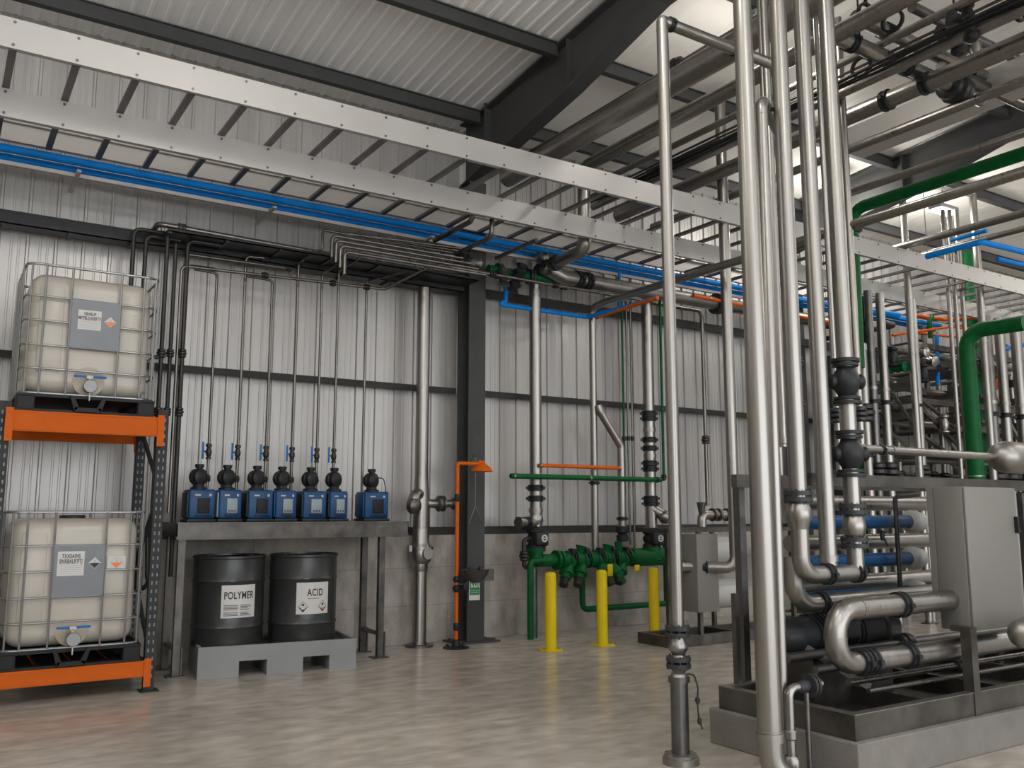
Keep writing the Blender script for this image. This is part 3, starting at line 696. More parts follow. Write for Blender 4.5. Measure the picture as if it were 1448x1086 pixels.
g = G().lathe([(r*1.02, -.32), (r*1.22, -.3), (r*1.22, .06), (r*1.18, .1), (r*1.02, .32)], (X1, Y1, zt), (0, 0, 1), 28)
g.tube([(X1, Y1, zt+.12), (X1-.14, Y1-.1, zt+.1), (X1-.17, Y1-.12, zt-.02)], .075, .08, 16)
g.lathe([(.05, 0), (.055, .12), (.05, .26)], (X1+.06, Y1-.02, zt), (1, -.05, 0), 18)
obj('tee_fitting', g, 'steel', t)
g = G().lathe([(.07, 0), (.10, .02), (.10, .05), (.075, .06), (.10, .08), (.10, .10), (.05, .12)], (X1+.2, Y1-.03, zt), (1, -.05, 0), 18).lathe([(.045, .1), (.05, .2), (.075, .22), (.075, .25)], (X1+.2, Y1-.03, zt), (1, -.05, 0), 18)
obj('branch_valve', g, 'steel_dark', t)
g = G().ring((X1-.17, Y1-.14, zt-.03), (.3, -1, 0), .06, .10, .05).lathe([(.09, -.03), (.09, .03), (.05, .06)], (X1-.17, Y1-.16, zt-.03), (.3, -1, 0), 18)
obj('end_coupling', g, 'steel_dark', t)

# ------------------------------------------------------------------ safety shower
XS, YS = 5.43, 9.66
t = thing('safety_shower', 'orange safety shower with eyewash bowl standing before the dark column', 'safety shower', (XS, YS, 0))
zt = P(646, 655, Y=YS).z
obj('stand_pipe', G().tube([(XS, YS, .03), (XS, YS, zt), (XS+.30, YS-.03, zt)], .024, .03), 'orange', t)
g = G().lathe([(.16, 0), (.16, .012), (.05, .03), (.045, .09), (.034, .1)], (XS, YS, 0), (0, 0, 1), 20)
[g.disc((XS+.13*math.cos(a), YS+.13*math.sin(a), .02), (0, 0, 1), .018, .03, 6) for a in (0.4, 2, 3.6, 5.1)]
obj('base_flange', g, 'cast_black', t)
for zz in (.25, 1.78): obj('pipe_union', G().lathe([(.03, -.045), (.036, -.03), (.036, .03), (.03, .045)], (XS, YS, zz), (0, 0, 1), 12), 'cast_black', t)
xh = XS+.33
obj('shower_head', G().lathe([(.025, .09), (.035, .075), (.05, .05), (.10, .01), (.135, -.03), (.135, -.045), (.12, -.048)], (xh, YS-.03, zt-.05), (0, 0, 1), 24), 'orange', t)
obj('head_elbow', G().tube([(xh-.06, YS-.03, zt+.01), (xh, YS-.03, zt+.01), (xh, YS-.03, zt-.02)], .03, .03), 'orange', t)
zb = P(671, 740, Y=YS).z; xr = P(671, 700, Y=YS).x; zr = P(671, 716, Y=YS).z
g = G().tube([(xr, YS-.02, zt-.02+.1), (xr, YS-.02, zr)], .004, seg=6)
g.tube([(xr, YS-.02, zr), (xr-.09, YS-.02, zb), (xr+.09, YS-.02, zb), (xr, YS-.02, zr)], .006, seg=6)
obj('pull_rod', g, 'steel_dark', t)
obj('actuator_arm', G().tube([(xr-.07, YS-.02, zt-.0), (xr-.02, YS-.02, zt+.13), (xr, YS-.02, zt+.08)], .006, .02, 6), 'green', t)
ze = P(665, 812, Y=YS-.1).z
g = G().lathe([(.05, -.1), (.09, -.085), (.15, .0), (.17, .05), (.175, .055), (.165, .05), (.14, .0), (.05, -.07)], (XS+.19, YS-.12, ze), (0, 0, 1), 28)
g.box(XS+.26, XS+.42, YS-.18, YS-.16, ze-.08, ze+.06)
bo = obj('eyewash_bowl', g, 'eyewash_bowl', t)
[obj('eyewash_nozzle', G().lathe([(.03, 0), (.03, .03), (.015, .05)], (XS+.19+q, YS-.12, ze+.04), (0, 0, 1), 12), 'cast_black', bo) for q in (-.07, .07)]
g = G().tube([(XS, YS, ze-.12), (XS+.19, YS-.12, ze-.12), (XS+.19, YS-.12, ze-.08)], .02, .03).ball((XS, YS, ze-.06), .045).ball((XS, YS, ze-.17), .05).lathe([(.05, 0), (.06, .02), (.02, .03)], (XS+.09, YS-.1, ze-.14), (0, -1, 0))
obj('water_valve', g, 'cast_black', t)
sx, sz = P(671, 833, Y=YS-.14).x, P(671, 833, Y=YS-.14).z; ys = YS-.14
g = G().box(sx-.075, sx+.075, ys, ys+.004, sz-.13, sz+.10)
g.mi = 1; g.box(sx-.065, sx+.07, ys-.001, ys, sz-.07, sz+.085); g.mi = 0
for a, b, c, d in ((-.05, .03, -.035, .07), (-.035, .03, -.02, .05), (-.01, .03, .005, .07), (.005, .03, .025, .04)): g.box(sx+a, sx+c, ys-.002, ys-.001, sz+b-.01, sz+d)
for q in (.03, .055): g.beam((sx+q-.01, ys-.0015, sz+.075), (sx+q+.012, ys-.0015, sz+.02), .012, .001, (0, 1, 0))
g.box(sx-.06, sx+.06, ys-.002, ys-.001, sz-.02, sz-.016).box(sx-.05, sx+.05, ys-.002, ys-.001, sz-.04, sz-.036)
obj('eyewash_sign', g, ['paper', 'sign_green'], t, smooth=False)
obj('sign_bracket', G().box(sx-.05, sx-.03, ys+.004, YS+.0, sz+.05, sz+.07), 'cast_black', t)

# ------------------------------------------------------------------ bollards
for px, py, lab in ((770, 918, 'yellow steel bollard nearest the safety shower'), (849, 912, 'middle yellow steel bollard in front of the green valves'), (925, 905, 'right-hand yellow steel bollard beside the foreground standpipe')):
    p = P(px, py, Z=0); y = 8.88; p.y = y; r = .067
    t = thing('bollard', lab, 'bollard', p, 'yellow bollards')
    obj('post', G().lathe([(r, .012), (r, .86), (r*.93, .885), (r*.7, .90), (.01, .905)], p, (0, 0, 1), 28), 'yellow', t)
    g = G().rbox(p.x-.11, p.x+.11, y-.11, y+.11, 0, .014, .005, 2); [g.disc((p.x+a, y+b, .02), (0, 0, 1), .014, .018, 6) for a in (-.085, .085) for b in (-.085, .085)]
    obj('base_plate', g, 'yellow', t)

# ------------------------------------------------------------------ risers right of column + green valve manifold
YM = 9.9; XA = P(757, 560, Y=YM).x
zA = P(757, 795, Y=9.9).z
Z2 = P(822, 238, X=XA).z
t = run('large stainless riser with dark couplings above the left end of the green manifold', [(XA, YM, 1.42), (XA, YM, 4.86), (XA, 8.78, 4.9), (XA, 8.78, Z2), (XA, -3, Z2)], .083, 'steel', [('clamp', 0, 0, P(757, 705, Y=YM).z-1.42), ('clamp', 0, 0, P(757, 690, Y=YM).z-1.42), ('collar', 0, 0, P(757, 722, Y=YM).z-1.42), ('clamp', 1, 0, .18), ('clamp', 1, 0, .34), ('clamp', 1, 0, .5), ('clamp', 3, .62)], bend=.14)
zj = P(757, 740, Y=YM).z
g = G().tube([(XA, YM, zj), (XA-.16, YM-.06, zj), (XA-.36, YM-.12, zj+.02)], .07, .05).lathe([(.085, -.06), (.10, -.02), (.10, .02), (.085, .06)], (XA, YM, zj+.05), (0, 0, 1))
obj('branch_elbow', g, 'steel', t)
fitting('clamp', (XA-.2, YM-.07, zj), (-1, -.3, .02), .07, t)
def bigvalve(lab, X, Y, z, txt):
    t = thing('butterfly_valve', lab, 'valve', (X, Y, z))
    g = G().lathe([(.11, -.13), (.13, -.12), (.13, -.08), (.10, -.06), (.125, -.02), (.125, .02), (.10, .06), (.13, .08), (.13, .12), (.11, .13)], (X, Y, z), (0, 0, 1), 20)
    g.rbox(X-.10, X+.10, Y-.17, Y-.02, z-.09, z+.10, .03, 3); b = obj('valve_body', g, 'cast_black', t)
    g = G().ring((X+.02, Y-.173, z+.01), (0, 1, 0), .028, .05, .006).box(X-.02, X+.05, Y-.176, Y-.170, z+.005, z+.018)
    obj('position_indicator', g, 'paper', b)
zv = P(757, 762, Y=YM).z; bigvalve('black butterfly valve with a round white indicator on the left riser', XA, YM, zv, 1)
# left black actuator
t = run('black bent drain tube left of the manifold valve', [(XA-.12, YM-.05, zv), (XA-.24, YM-.08, zv), (XA-.24, YM-.08, zv-.35), (XA-.12, YM-.06, zv-.37)], .03, 'black_pipe', [('union', 1, .6)], bend=.05)
ZC = P(917, 372, Y=9.65).z; XC = P(917, 560, Y=YM).x; zc = P(917, 762, Y=YM).z
t = run('large stainless riser banded with dark couplings above the right end of the green manifold', [(XC, YM, zc+.14), (XC, YM, 4.86), (XC, 9.66, 4.87)], .083, 'steel',
        [('clamp', 0, 0, P(917, y, Y=YM).z-zc-.14) for y in (585, 592, 622, 634, 655, 663, 705, 712)] + [('collar', 0, 0, P(917, 608, Y=YM).z-zc-.14), ('collar', 0, 0, P(917, 645, Y=YM).z-zc-.14)], bend=.14)
zj = P(925, 728, Y=YM).z
g = G().tube([(XC, YM, zj+.1), (XC+.1, YM-.08, zj+.02), (XC+.16, YM-.12, zj-.02)], .08, .08).ball((XC+.15, YM-.13, zj-.03), .10); obj('branch_elbow', g, 'steel', t)
bigvalve('black butterfly valve on the right riser above the green manifold', XC, YM, zc, 0)
# branch riser
XB = P(837, 560, Y=9.95).x; XD = P(875, 680, Y=9.9).x
zk = P(840, 582, Y=9.92).z; zq = P(873, 632, Y=9.92).z; zbv = P(875, 755, Y=9.92).z
run('medium stainless riser bending towards the room below the blue pipes', [(XB, 9.92, P(838, 790, Y=9.92).z), (XB, 9.92, 4.5), (XB, 9.6, 4.52), (XB, -3.0, 4.52)], .05, 'steel', [('weld', 0, .97), ('clamp', 0, 0, P(838, 660, Y=9.92).z-1.2)], bend=.12)
run('stainless branch pipe slanting right off the medium riser', [(XB+.03, 9.85, zk+.08), (XB+.05, 9.84, zk), (XD, 9.84, zq), (XD, 9.84, zbv+.1)], .055, 'steel', [('weld', 1, .06), ('weld', 1, .9), ('clamp', 2, .9)], bend=.08)
t = thing('union_valve', 'black union valve below the slanting stainless branch', 'valve', (XD, 9.84, zbv))
obj('valve_body', G().lathe([(.06, -.1), (.085, -.09), (.085, -.02), (.06, 0), (.09, .03), (.09, .10), (.06, .11)], (XD, 9.84, zbv), (0, 0, 1), 14), 'cast_black', t)
# manifold
z0 = P(800, 792, Y=9.8).z
t = thing('green_manifold', 'green pipe manifold with black-capped strainers along the wall behind the bollards', 'pipe manifold', (XA, 9.85, 0))
g = G().tube([(XA, YM, zv-.13), (XA, YM, z0)], .10, seg=20).tube([(XA, YM, z0), (XA+.42, 9.86, z0)], .085, seg=20)
g.lathe([(.13, -.02), (.13, .02)], (XA+.30, 9.86, z0), (1, 0, 0)).lathe([(.13, -.02), (.13, .02)], (XA, YM, zv-.14), (0, 0, 1))
obj('left_header', g, 'green', t)
g = G().lathe([(.10, .22), (.10, .05), (.16, -.10), (.17, -.2)], (XC, YM, z0+.16), (0, 0, 1), 24).tube([(XC-.42, 9.86, z0), (XC+.22, 9.86, z0)], .125, seg=20)
g.tube([(XC+.22, 9.86, z0), (XC+.38, 9.84, z0-.0)], .08, seg=16)
obj('right_header', g, 'green', t)
g = G()
xx = XA+.4; n = 0
x_end = XC-.45
step = (x_end-xx)/5
g.tube([(xx-.05, 9.86, z0), (x_end+.05, 9.86, z0)], .05, seg=16)
obj('cross_pipe', g, 'steel', t)
for k in range(6):
    x = xx+.03+k*step
    g = G(); g.lathe([(.12, -.075), (.12, -.045), (.085, -.03), (.10, 0), (.085, .03), (.12, .045), (.12, .075)], (x, 9.86, z0+.01*(k % 2)), (1, 0, 0), 20)
    g.ball((x, 9.83, z0), .095); 
    if k in (1, 3): g.lathe([(.05, 0), (.06, .1), (.08, .14)], (x, 9.84, z0+.04), (.3, 0, 1), 16)
    obj('green_valve', g, 'green', t)
for k, (x, dx) in enumerate(((xx+step*.45, .7), (xx+step*1.35, .6), (xx+step*2.55, -.5), (xx+step*3.3, -.6), (xx+step*4.4, .7))):
    d = Vector((-dx*.9, -.35, -1)).normalized()
    c = Vector((x, 9.84, z0-.03))
    g = G().lathe([(.07, 0), (.075, .12), (.10, .16), (.10, .19), (.07, .2), (.07, .26)], c, d, 18)
    g.lathe([(.09, -.06), (.09, .06)], c, (1, 0, 0), 18)
    s_ = obj('strainer', g, 'green', t)
    g = G().lathe([(.055, .24), (.06, .26), (.06, .36), (.05, .37)], c, d, 16); obj('strainer_cap', g, 'cast_black' if k != 3 else 'green', s_)
for k in range(5):
    x = xx+step*(k+.52); g = G().lathe([(.10, -.05), (.12, -.045), (.12, -.03), (.09, -.02), (.09, .02), (.12, .03), (.12, .045), (.10, .05)], (x, 9.86, z0), (1, 0, 0), 18)
    g.rbox(x-.03, x+.03, 9.75, 9.86, z0+.06, z0+.15, .01, 2); obj('wafer_valve', g, 'cast_black', t)
for px in (862, 900):
    x = P(px, 800, Y=9.66).x; zz = P(px, 806 if px < 880 else 803, Y=9.66).z; h = .16 if px < 880 else .08
    g = G().rbox(x-.045, x+.045, 9.64, 9.66, zz-h/2, zz+h/2, .009, 2); obj('yellow_tag', g, 'yellow', t)
xx1 = P(875, 790, Y=9.84).x
obj('branch_spigot', G().tube([(xx1, 9.84, zbv-.1), (xx1, 9.84, z0)], .055), 'green', t)
# left leg pipes
xg = P(750, 860, Y=9.78).x
run('green pipe dropping to the floor at the left end of the manifold', [(xg, 9.78, .0), (xg, 9.78, z0), (xg+.2, 9.8, z0)], .042, 'green', bend=.06)
run('dark grey steel leg supporting the left end of the manifold', [(xg+.12, 9.9, .0), (xg+.12, 9.9, z0-.1)], .06, 'steel_dark')
a = P(823, 800, Y=9.95); b = P(823, 862, Y=9.95); c = P(960, 852, Y=9.95)
run('green pipe looping low along the concrete wall behind the bollards', [(a.x, 9.95, z0), (a.x, 9.95, b.z), (c.x+.6, 9.95, b.z)], .04, 'green', bend=.09)
xg2 = P(941, 760, Y=9.98).x; run('short green drop pipe at the right end of the manifold', [(xg2, 9.98, 1.35), (xg2, 9.98, b.z)], .045, 'green')
# slim verticals
for px, yb, m, r, lab in ((888, 770, 'steel_small', .015, 'left of two slim steel pipes before the right riser'), (894, 780, 'steel_small', .015, 'right of two slim steel pipes before the right riser'), (882, 700, 'green', .016, 'slim green vertical pipe left of the right riser')):
    p = P(px, 600, Y=10.02); q = P(px, yb, Y=10.02)
    run(lab, [(p.x, 10.02, q.z), (p.x, 10.02, 4.7)], r, m, [('union', 0, 0, P(px, 620, Y=10.02).z-q.z)])
p = P(936, 560, Y=9.85); q = P(936, 680, Y=9.85)
run('slim green pipe dropping right of the right riser', [(p.x, 9.85, q.z), (p.x, 9.85, 4.75), (p.x, 9.7, 4.78)], .02, 'green', [('union', 0, .02)])
a, b = P(722, 673, Y=9.72), P(912, 680, Y=9.72)
run('horizontal green pipe crossing in front of both large risers', [a, (b.x+.3, 9.72, a.z)], .034, 'green', [('collar', 0, .5), ('collar', 0, .02), ('clamp', 0, .97)])
a, b = P(763, 658, Y=9.75), P(878, 662, Y=9.75)
run('horizontal orange pipe above the long green pipe', [a, (b.x, 9.75, a.z)], .026, 'orange', [('collar', 0, .02), ('collar', 0, .98)])
p = P(997, 600, Y=9.95); q = P(1000, 715, Y=9.95)
run('slim steel drop pipe right of the manifold leading to the far skid', [(p.x-1.2, 9.95, 4.72), (p.x, 9.95, 4.72), (p.x, 9.95, q.z)], .03, 'steel_small', [('union', 1, 0, 4.72-P(997, 622, Y=9.95).z)], bend=.1)
# pipes along the wall right of column
a = P(797, 392, Y=9.6); run('thick stainless header with dark clamps along the wall right of the column', [(a.x-.35, 9.6, a.z+.1), (a.x, 9.6, a.z), (13, 9.6, a.z)], .10, 'steel', [('clamp', 1, 0, .25), ('clamp', 1, 0, .4), ('flange', 1, 0, 2.9)], bend=.1)
a = P(690, 381, Y=9.75); b = P(800, 397, Y=9.75)
run('green header pipe beside the top of the column', [a, (b.x+.4, 9.75, a.z)], .065, 'green', [('flange', 0, .1), ('flange', 0, .4), ('flange', 0, .75)])
t = thing('valve_cluster', 'dark valve cluster hanging at the top of the column', 'valve', (6.1, 9.7, 4.8))
for k, (px, py) in enumerate(((652, 366), (668, 372), (712, 392), (735, 385), (770, 365), (775, 378), (728, 402))):
    p = P(px, py, Y=9.6); g = G().lathe([(.05, -.12), (.085, -.1), (.05, -.05), (.09, 0), (.05, .05), (.085, .1), (.05, .12)], p, ((.4, 0, 1), (1, 0, .1), (0, 0, 1))[k % 3], 14)
    obj('valve_body', g, ('cast_black', 'steel', 'steel_dark')[k % 3], t)
a = P(640, 380, Y=9.5); run('slim steel pipe crossing the top of the column', [(a.x-.6, 9.5, a.z+.02), (P(800, 405, Y=9.5).x+1.6, 9.5, a.z+.0)], .022, 'steel_small', [('union', 0, .3), ('union', 0, .55)])
a = P(704, 430, Y=9.9); b = P(830, 452, Y=9.9)
run('blue pipe running right from the column below the green header', [(a.x+.12, 9.9, a.z+.5), (a.x+.12, 9.9, a.z+.05), (a.x, 9.9, a.z), (b.x, 9.9, a.z), (b.x+.05, 9.0, a.z), (b.x+.05, P(928, 428, X=b.x+.05).y, a.z)], .03, 'blue', bend=.05)
a = P(842, 449, Y=9.75); run('orange conduit running towards the room below the thick header', [a, (a.x, P(930, 421, X=a.x).y, a.z+.02)], .026, 'orange')
run('blue drop pipe left of the right riser top', [P(876, 385, Y=9.7), P(876, 438, Y=9.7)], .022, 'blue')
a = P(980, 418, Y=9.5); run('orange conduit along the wall beside the thick header', [a, (a.x+3.5, 9.5, a.z-.05)], .03, 'orange', [('collar', 0, .1)])

# ------------------------------------------------------------------ overhead pipes running to the wall
def perp(px, py, z, r, lab, m='steel', y1=9.7, y0=-3., fits=(), grp=None, drop=0):
    x = P(px, py, Z=z).x; pts = [(x, y0, z), (x, y1, z)]
    if drop: pts.append((x, y1+.02, z-drop))
    return run(lab, pts, r, m, fits, group=grp, bend=r*2.2, seg=18)
perp(758, 228, 5.85, .125, 'thickest stainless pipe overhead, running from the wall over the cable ladder', y1=9.3, fits=[('clamp', 0, .55)])
perp(800, 188, 6.2, .045, 'slim stainless pipe overhead, left above the thickest pipe', y1=9.3, fits=[('union', 0, .77)])
x = P(908, 250, Z=5.8).x; t = thing('cable_bundle', 'bundle of dark cables overhead between two stainless pipes', 'cables', (x, 9, 5.8))
for k in range(7):
    pts = [(x+random.uniform(-.07, .07), 9.3-j*1.5, 5.78+random.uniform(-.03, .05)) for j in range(9)]
    obj('cable', G().tube(pts, .012, .3, 6), 'cast_black', t)
for px, py, z, r, lab in ((518, 392, 4.93, .032, 'left of two slim steel pipes running from the tray to under the cable ladder'), (545, 408, 4.78, .028, 'right of two slim steel pipes running from the tray to under the cable ladder')):
    x = P(px, py, Z=z).x; run(lab, [(x, 9.55, z), (x, 8.62, z), (x, 8.62, 5.185)], r, 'steel_small', bend=.08)
perp(690, 370, 4.80, .026, 'slim dark steel pipe leaving the column top toward the viewer', 'steel_small', y1=9.4, y0=8.5)
# right overhead field
perp(1187, 91, 6.1, .04, 'slim overhead stainless pipe below the thick top right one')
perp(1230, 26, 6.45, .035, 'highest slim overhead stainless pipe at the top right')
perp(1185, 134, 5.9, .05, 'medium overhead stainless pipe crossing above the clamped thick one')
perp(1201, 165, 5.85, .09, 'thick overhead stainless pipe with a dark coupling at the right', fits=[('clamp', 0, .62), ('clamp', 0, .655)])
perp(1192, 215, 5.8, .052, 'medium overhead stainless pipe above the roof rafter at the right')
perp(1245, 258, 5.92, .052, 'overhead stainless pipe lying against the green one', y1=7.6)
g0 = (P(1210, 295, Z=5.88)).x
run('large green overhead pipe at the upper right', [(g0, -3, 5.88), (g0, 7.75, 5.88), (g0, 7.78, 3.6)], .085, 'green', [('clamp', 1, 0, .3)], bend=.2)
perp(1266, 351, 5.58, .055, 'medium stainless pipe overhead just above the right end of the ladder', y1=8.4)
perp(1383, 340, 5.6, .045, 'slim stainless pipe overhead, rightmost one crossing over the ladder', y1=8)
for k, (px, py, z) in enumerate(((1196, 104, 6.0), (1196, 110, 6.0), (1196, 116, 6.0), (1196, 122, 6.0))):
    perp(px, py, z, .014, '%s of four thin parallel tubes overhead at the upper right' % ('highest', 'second highest', 'second lowest', 'lowest')[k], 'steel_small', grp='thin overhead tubes')
def cross(px, py, z, r, x1, lab, m='steel', fits=(), x0=None):
    p = P(px, py, Z=z); return run(lab, [(x0 if x0 is not None else p.x, p.y, z), (x1, p.y, z)], r, m, fits, seg=16)
cross(1180, 50, 6.0, .075, 9.2, 'stainless cross pipe with dark hangers overhead at the upper right', fits=[('clamp', 0, .1), ('clamp', 0, .45), ('union', 0, .8)])
cross(1209, 24, 6.25, .07, 10.2, 'higher stainless cross pipe overhead at the upper right', fits=[('clamp', 0, .15), ('clamp', 0, .6)])
cross(1290, 10, 6.35, .05, 11.5, 'topmost stainless cross pipe overhead at the upper right', 'steel_dark')
cross(1330, 95, 6.1, .06, 11.2, 'short stainless cross pipe under the slim overhead tubes', 'steel_dark')
for k, (px, py, z) in enumerate(((1225, 20, 6.1), (1262, 30, 6.1), (1352, 50, 6.0), (1370, 30, 6.0), (1440, 14, 6.0), (1218, 95, 5.9), (1378, 64, 6.2))):
    p = P(px, py, Z=z); t = thing('pipe_hanger', ['dark looped pipe hanger nearest the tall risers', 'dark looped pipe hanger at the top edge, right of the risers', 'dark valve cluster overhead at the upper right', 'dark valve cluster above the thick clamped pipe', 'dark clamp at the top right corner', 'dark looped pipe hanger under the cross pipe', 'steel valve group hanging at the upper right'][k], 'pipe hanger', p)
    if k in (2, 3, 6):
        g = G().lathe([(.04, -.2), (.07, -.17), (.07, -.14), (.045, -.12), (.07, 0), (.045, .12), (.07, .14), (.07, .17), (.04, .2)], p, (0, .1, 1), 16).lathe([(.03, 0), (.04, .15), (.06, .18), (.06, .2)], p, (.4, 1, .1), 14).lathe([(.03, 0), (.04, .15), (.06, .18), (.06, .2)], p, (-1, .3, .1), 14)
        obj('valve_body', g, 'cast_black' if k < 6 else 'steel', t)
    else: obj('band', G().ring(p, (1, .1, 0) if k % 2 else (.1, 1, 0), .085, .11, .03).beam(p+Vector((0, 0, .1)), p+Vector((0, 0, .3)), .03, .02), 'cast_black', t)
    obj('hanger_rod', G().tube([p+Vector((0, 0, .1)), (p.x, p.y, roofz(p.y)-.2)], .01, seg=6), 'cast_black', t)
p = P(1207, 200, Z=6.1); g = G().box(p.x, p.x+.45, 3.8, p.y+.2, 6.05, 6.3)
tag(obj('ventilation_duct', g, 'rail', org=p, smooth=False), 'short bright sheet metal duct between overhead pipes at the right', 'duct')

# ------------------------------------------------------------------ tall foreground standpipe
XV, YV = 4.21, 4.52
zf = lambda py: P(962, py, Y=YV).z
t = run('slender foreground standpipe with flanged base on a thicker post', [(XV, YV, zf(885)), (XV, YV, 5.12), (XV+.0, YV, 5.13), (P(1092, 80, Y=YV).x, YV, 5.13)], .043, 'steel', [('weld', 0, .985), ('clamp', 2, 0, .08), ('clamp', 2, .65)], bend=.09, name='standpipe')
r = .058
g = G().tube([(XV, YV, .05), (XV, YV, zf(962))], r, seg=22); obj('post', g, 'steel_dark', t)
g = G().lathe([(.118, 0), (.118, .04), (.105, .045), (.105, .06), (.07, .065)], (XV, YV, 0), (0, 0, 1), 28); [g.disc((XV+.095*math.cos(k*1.047), YV+.095*math.sin(k*1.047), .05), (0, 0, 1), .012, .03, 6) for k in range(6)]
obj('base_flange', g, 'steel_matt', t)
obj('post_collar', G().ring((XV, YV, zf(960)), (0, 0, 1), r*.9, r*1.22, .035), 'steel_dark', t)
a, b = zf(957), zf(944)
obj('reducer', G().lathe([(.056, a), (.05, a+.02), (.042, (a+b)/2), (.05, b-.01), (.06, b)], (XV, YV, 0), (0, 0, 1), 22), 'steel_matt', t)
for yy in (936, 892): fitting('flange', (XV, YV, zf(yy)), (0, 0, 1), .05, t)
a, b = zf(930), zf(898)
obj('sight_bulb', G().lathe([(.045, a), (.04, a+.02), (.062, a*.6+b*.4), (.065, (a+b)/2), (.058, a*.35+b*.65), (.045, b-.01), (.045, b)], (XV, YV, 0), (0, 0, 1), 22), 'steel', t)
z1 = zf(955)
g = G().tube([(XV+.05, YV-.03, z1+.01), (XV+.10, YV-.04, z1+.0), (XV+.12, YV-.05, z1-.08), (XV+.11, YV-.05, z1-.18), (XV+.12, YV-.05, z1-.28), (XV+.14, YV-.06, z1-.34)], .006, .03, 6).lathe([(.012, -.02), (.018, 0), (.012, .02)], (XV+.112, YV-.05, z1-.16)).lathe([(.012, -.02), (.016, 0), (.012, .02)], (XV+.125, YV-.05, z1-.29))
obj('chain_tether', g, 'cast_grey', t)

# second slim riser into the far skid
XW, YW = 8.2, 7.75
p = P(1040, 790, Y=YW)
run('slim stainless riser with a bottom elbow entering the far skid', [(p.x-.55, YW+.35, P(1000, 803, Y=YW).z), (p.x-.3, YW+.18, P(1020, 803, Y=YW).z), (p.x, YW, P(1038, 803, Y=YW).z), (p.x, YW, 7.0)], .068, 'steel', [('clamp', 0, .9), ('weld', 2, .03)], bend=.13)

# ------------------------------------------------------------------ foreground risers
YG = 3.75
def leaner(p0, p1, Y, zt=7.3):
    """top and foot of a riser surveyed at two heights, so it keeps the small lean it has"""
    a, b = P(*p0, Y=Y), P(*p1, Y=Y); k = (a.x-b.x)/(a.z-b.z)
    return lambda z: Vector((b.x+(z-b.z)*k, Y, z))
LG = leaner((1049, 0), (1087, 989), YG); fz = lambda p: .072-(p.z/7.2)*.022
t = run('thickest foreground stainless riser elbowing near the floor beside the plinth', [LG(7.2), LG(.06), LG(.06)+Vector((.34, -.16, 0))], .072, 'steel', [('collar', 0, 0, 7.2-P(1096, 1040, Y=YG).z), ('weld', 0, 0, 7.2-P(1095, 1032, Y=YG).z)], bend=.17, seg=24, rf=fz)
L7 = leaner((1077, 150), (1106, 989), 3.95)
zt7 = P(1077, 138, Y=3.95).z
run('stainless riser with a top elbow just right of the thickest riser', [L7(zt7)+Vector((.5, .3, .0)), L7(zt7), L7(P(1108, 1035, Y=3.95).z)], .038, 'steel', [('weld', 1, .03), ('weld', 1, .995)], bend=.10, seg=20)
p3 = P(1104, 560, Y=4.75)
run('slim stainless pipe ending above the skid beam, behind the riser with a top elbow', [(p3.x, 4.75, 6.6), (p3.x, 4.75, P(1108, 632, Y=4.75).z)], .033, 'steel', [('cap', 0, .99)])
# riser 4,5,6 and their manifold
YT = 3.98
pa = P(1133, 700, Y=YT); pb = P(1168, 700, Y=YT+.12); pc = P(1205, 700, Y=YT-.02)
zm = P(1165, 812, Y=YT).z
def zz_(px, py, Y=YT): return P(px, py, Y=Y).z
L4 = leaner((1099, 0), (1131, 760), YT); L5 = leaner((1132, 0), (1171, 780), YT+.04); L6 = leaner((1167, 0), (1206, 720), YT)
t = run('left riser of the foreground tee with a flange and bulb above its elbow', [L4(7.3), L4(zm), Vector((pb.x-.12, YT, zm))], .058, 'steel', [('flange', 0, 0, 7.3-zz_(1131, 702)), ('ball', 0, 0, 7.3-zz_(1131, 727)), ('weld', 0, 0, 7.3-zz_(1135, 787)), ('clamp', 1, .80)], bend=.12, seg=22)
t = run('middle riser joining the foreground tee from above', [L5(7.3), L5(zm)], .057, 'steel', [('collar', 0, 0, 7.3-zz_(1170, 790))], seg=22)
obj('tee_body', G().tube([(pb.x-.13, YT, zm), (pb.x+.13, YT, zm)], .057, seg=20), 'steel_matt', t)
t = run('right riser with two black valves and a bulb above its elbow', [L6(7.3), L6(zm), Vector((pb.x+.12, YT, zm))], .057, 'steel',
        [('valve', 0, 0, 7.3-zz_(1197, 540)), ('valve', 0, 0, 7.3-zz_(1203, 642)), ('flange', 0, 0, 7.3-zz_(1206, 720)), ('ball', 0, 0, 7.3-zz_(1207, 744)), ('flange', 0, 0, 7.3-zz_(1207, 767)), ('weld', 0, 0, 7.3-zz_(1208, 787)), ('clamp', 1, .8)], bend=.12, seg=22)
# branch from lower black valve to big elbow
zb_ = zz_(1215, 634); xe = P(1410, 640, Y=YT).x
t = run('slim stainless pipe leaving the lower black valve toward the big insulated elbow', [(pc.x+.12, YT, zb_), (xe+.02, YT+.02, zb_)], .030, 'steel', [('clamp', 0, .15), ('collar', 0, .22), ('weld', 0, .6)])
g = G().tube([(xe-.02+.12, YT, zb_+.0), (xe-.02+.13, YT, zb_), (xe+1.2, YT, zb_)], .125, seg=24)
g = G().lathe([(.02, 0), (.07, .02), (.11, .06), (.128, .12), (.13, .18), (.13, 1.2)], (xe-.03, YT+.0, zb_), (1, 0, 0), 28)
tag(obj('insulated_pipe', g, 'steel_matt', org=(xe, YT, zb_)), 'large rounded insulated pipe end at the right edge', 'pipe')
p = P(1436, 897, Y=3.3); g = G().lathe([(.02, 0), (.06, .02), (.09, .06), (.10, .11), (.10, .8)], (p.x, 3.3, p.z), (1, 0, 0), 24)
tag(obj('insulated_pipe', g, 'steel_matt', org=p), 'rounded pipe end low at the right edge of the skid', 'pipe')
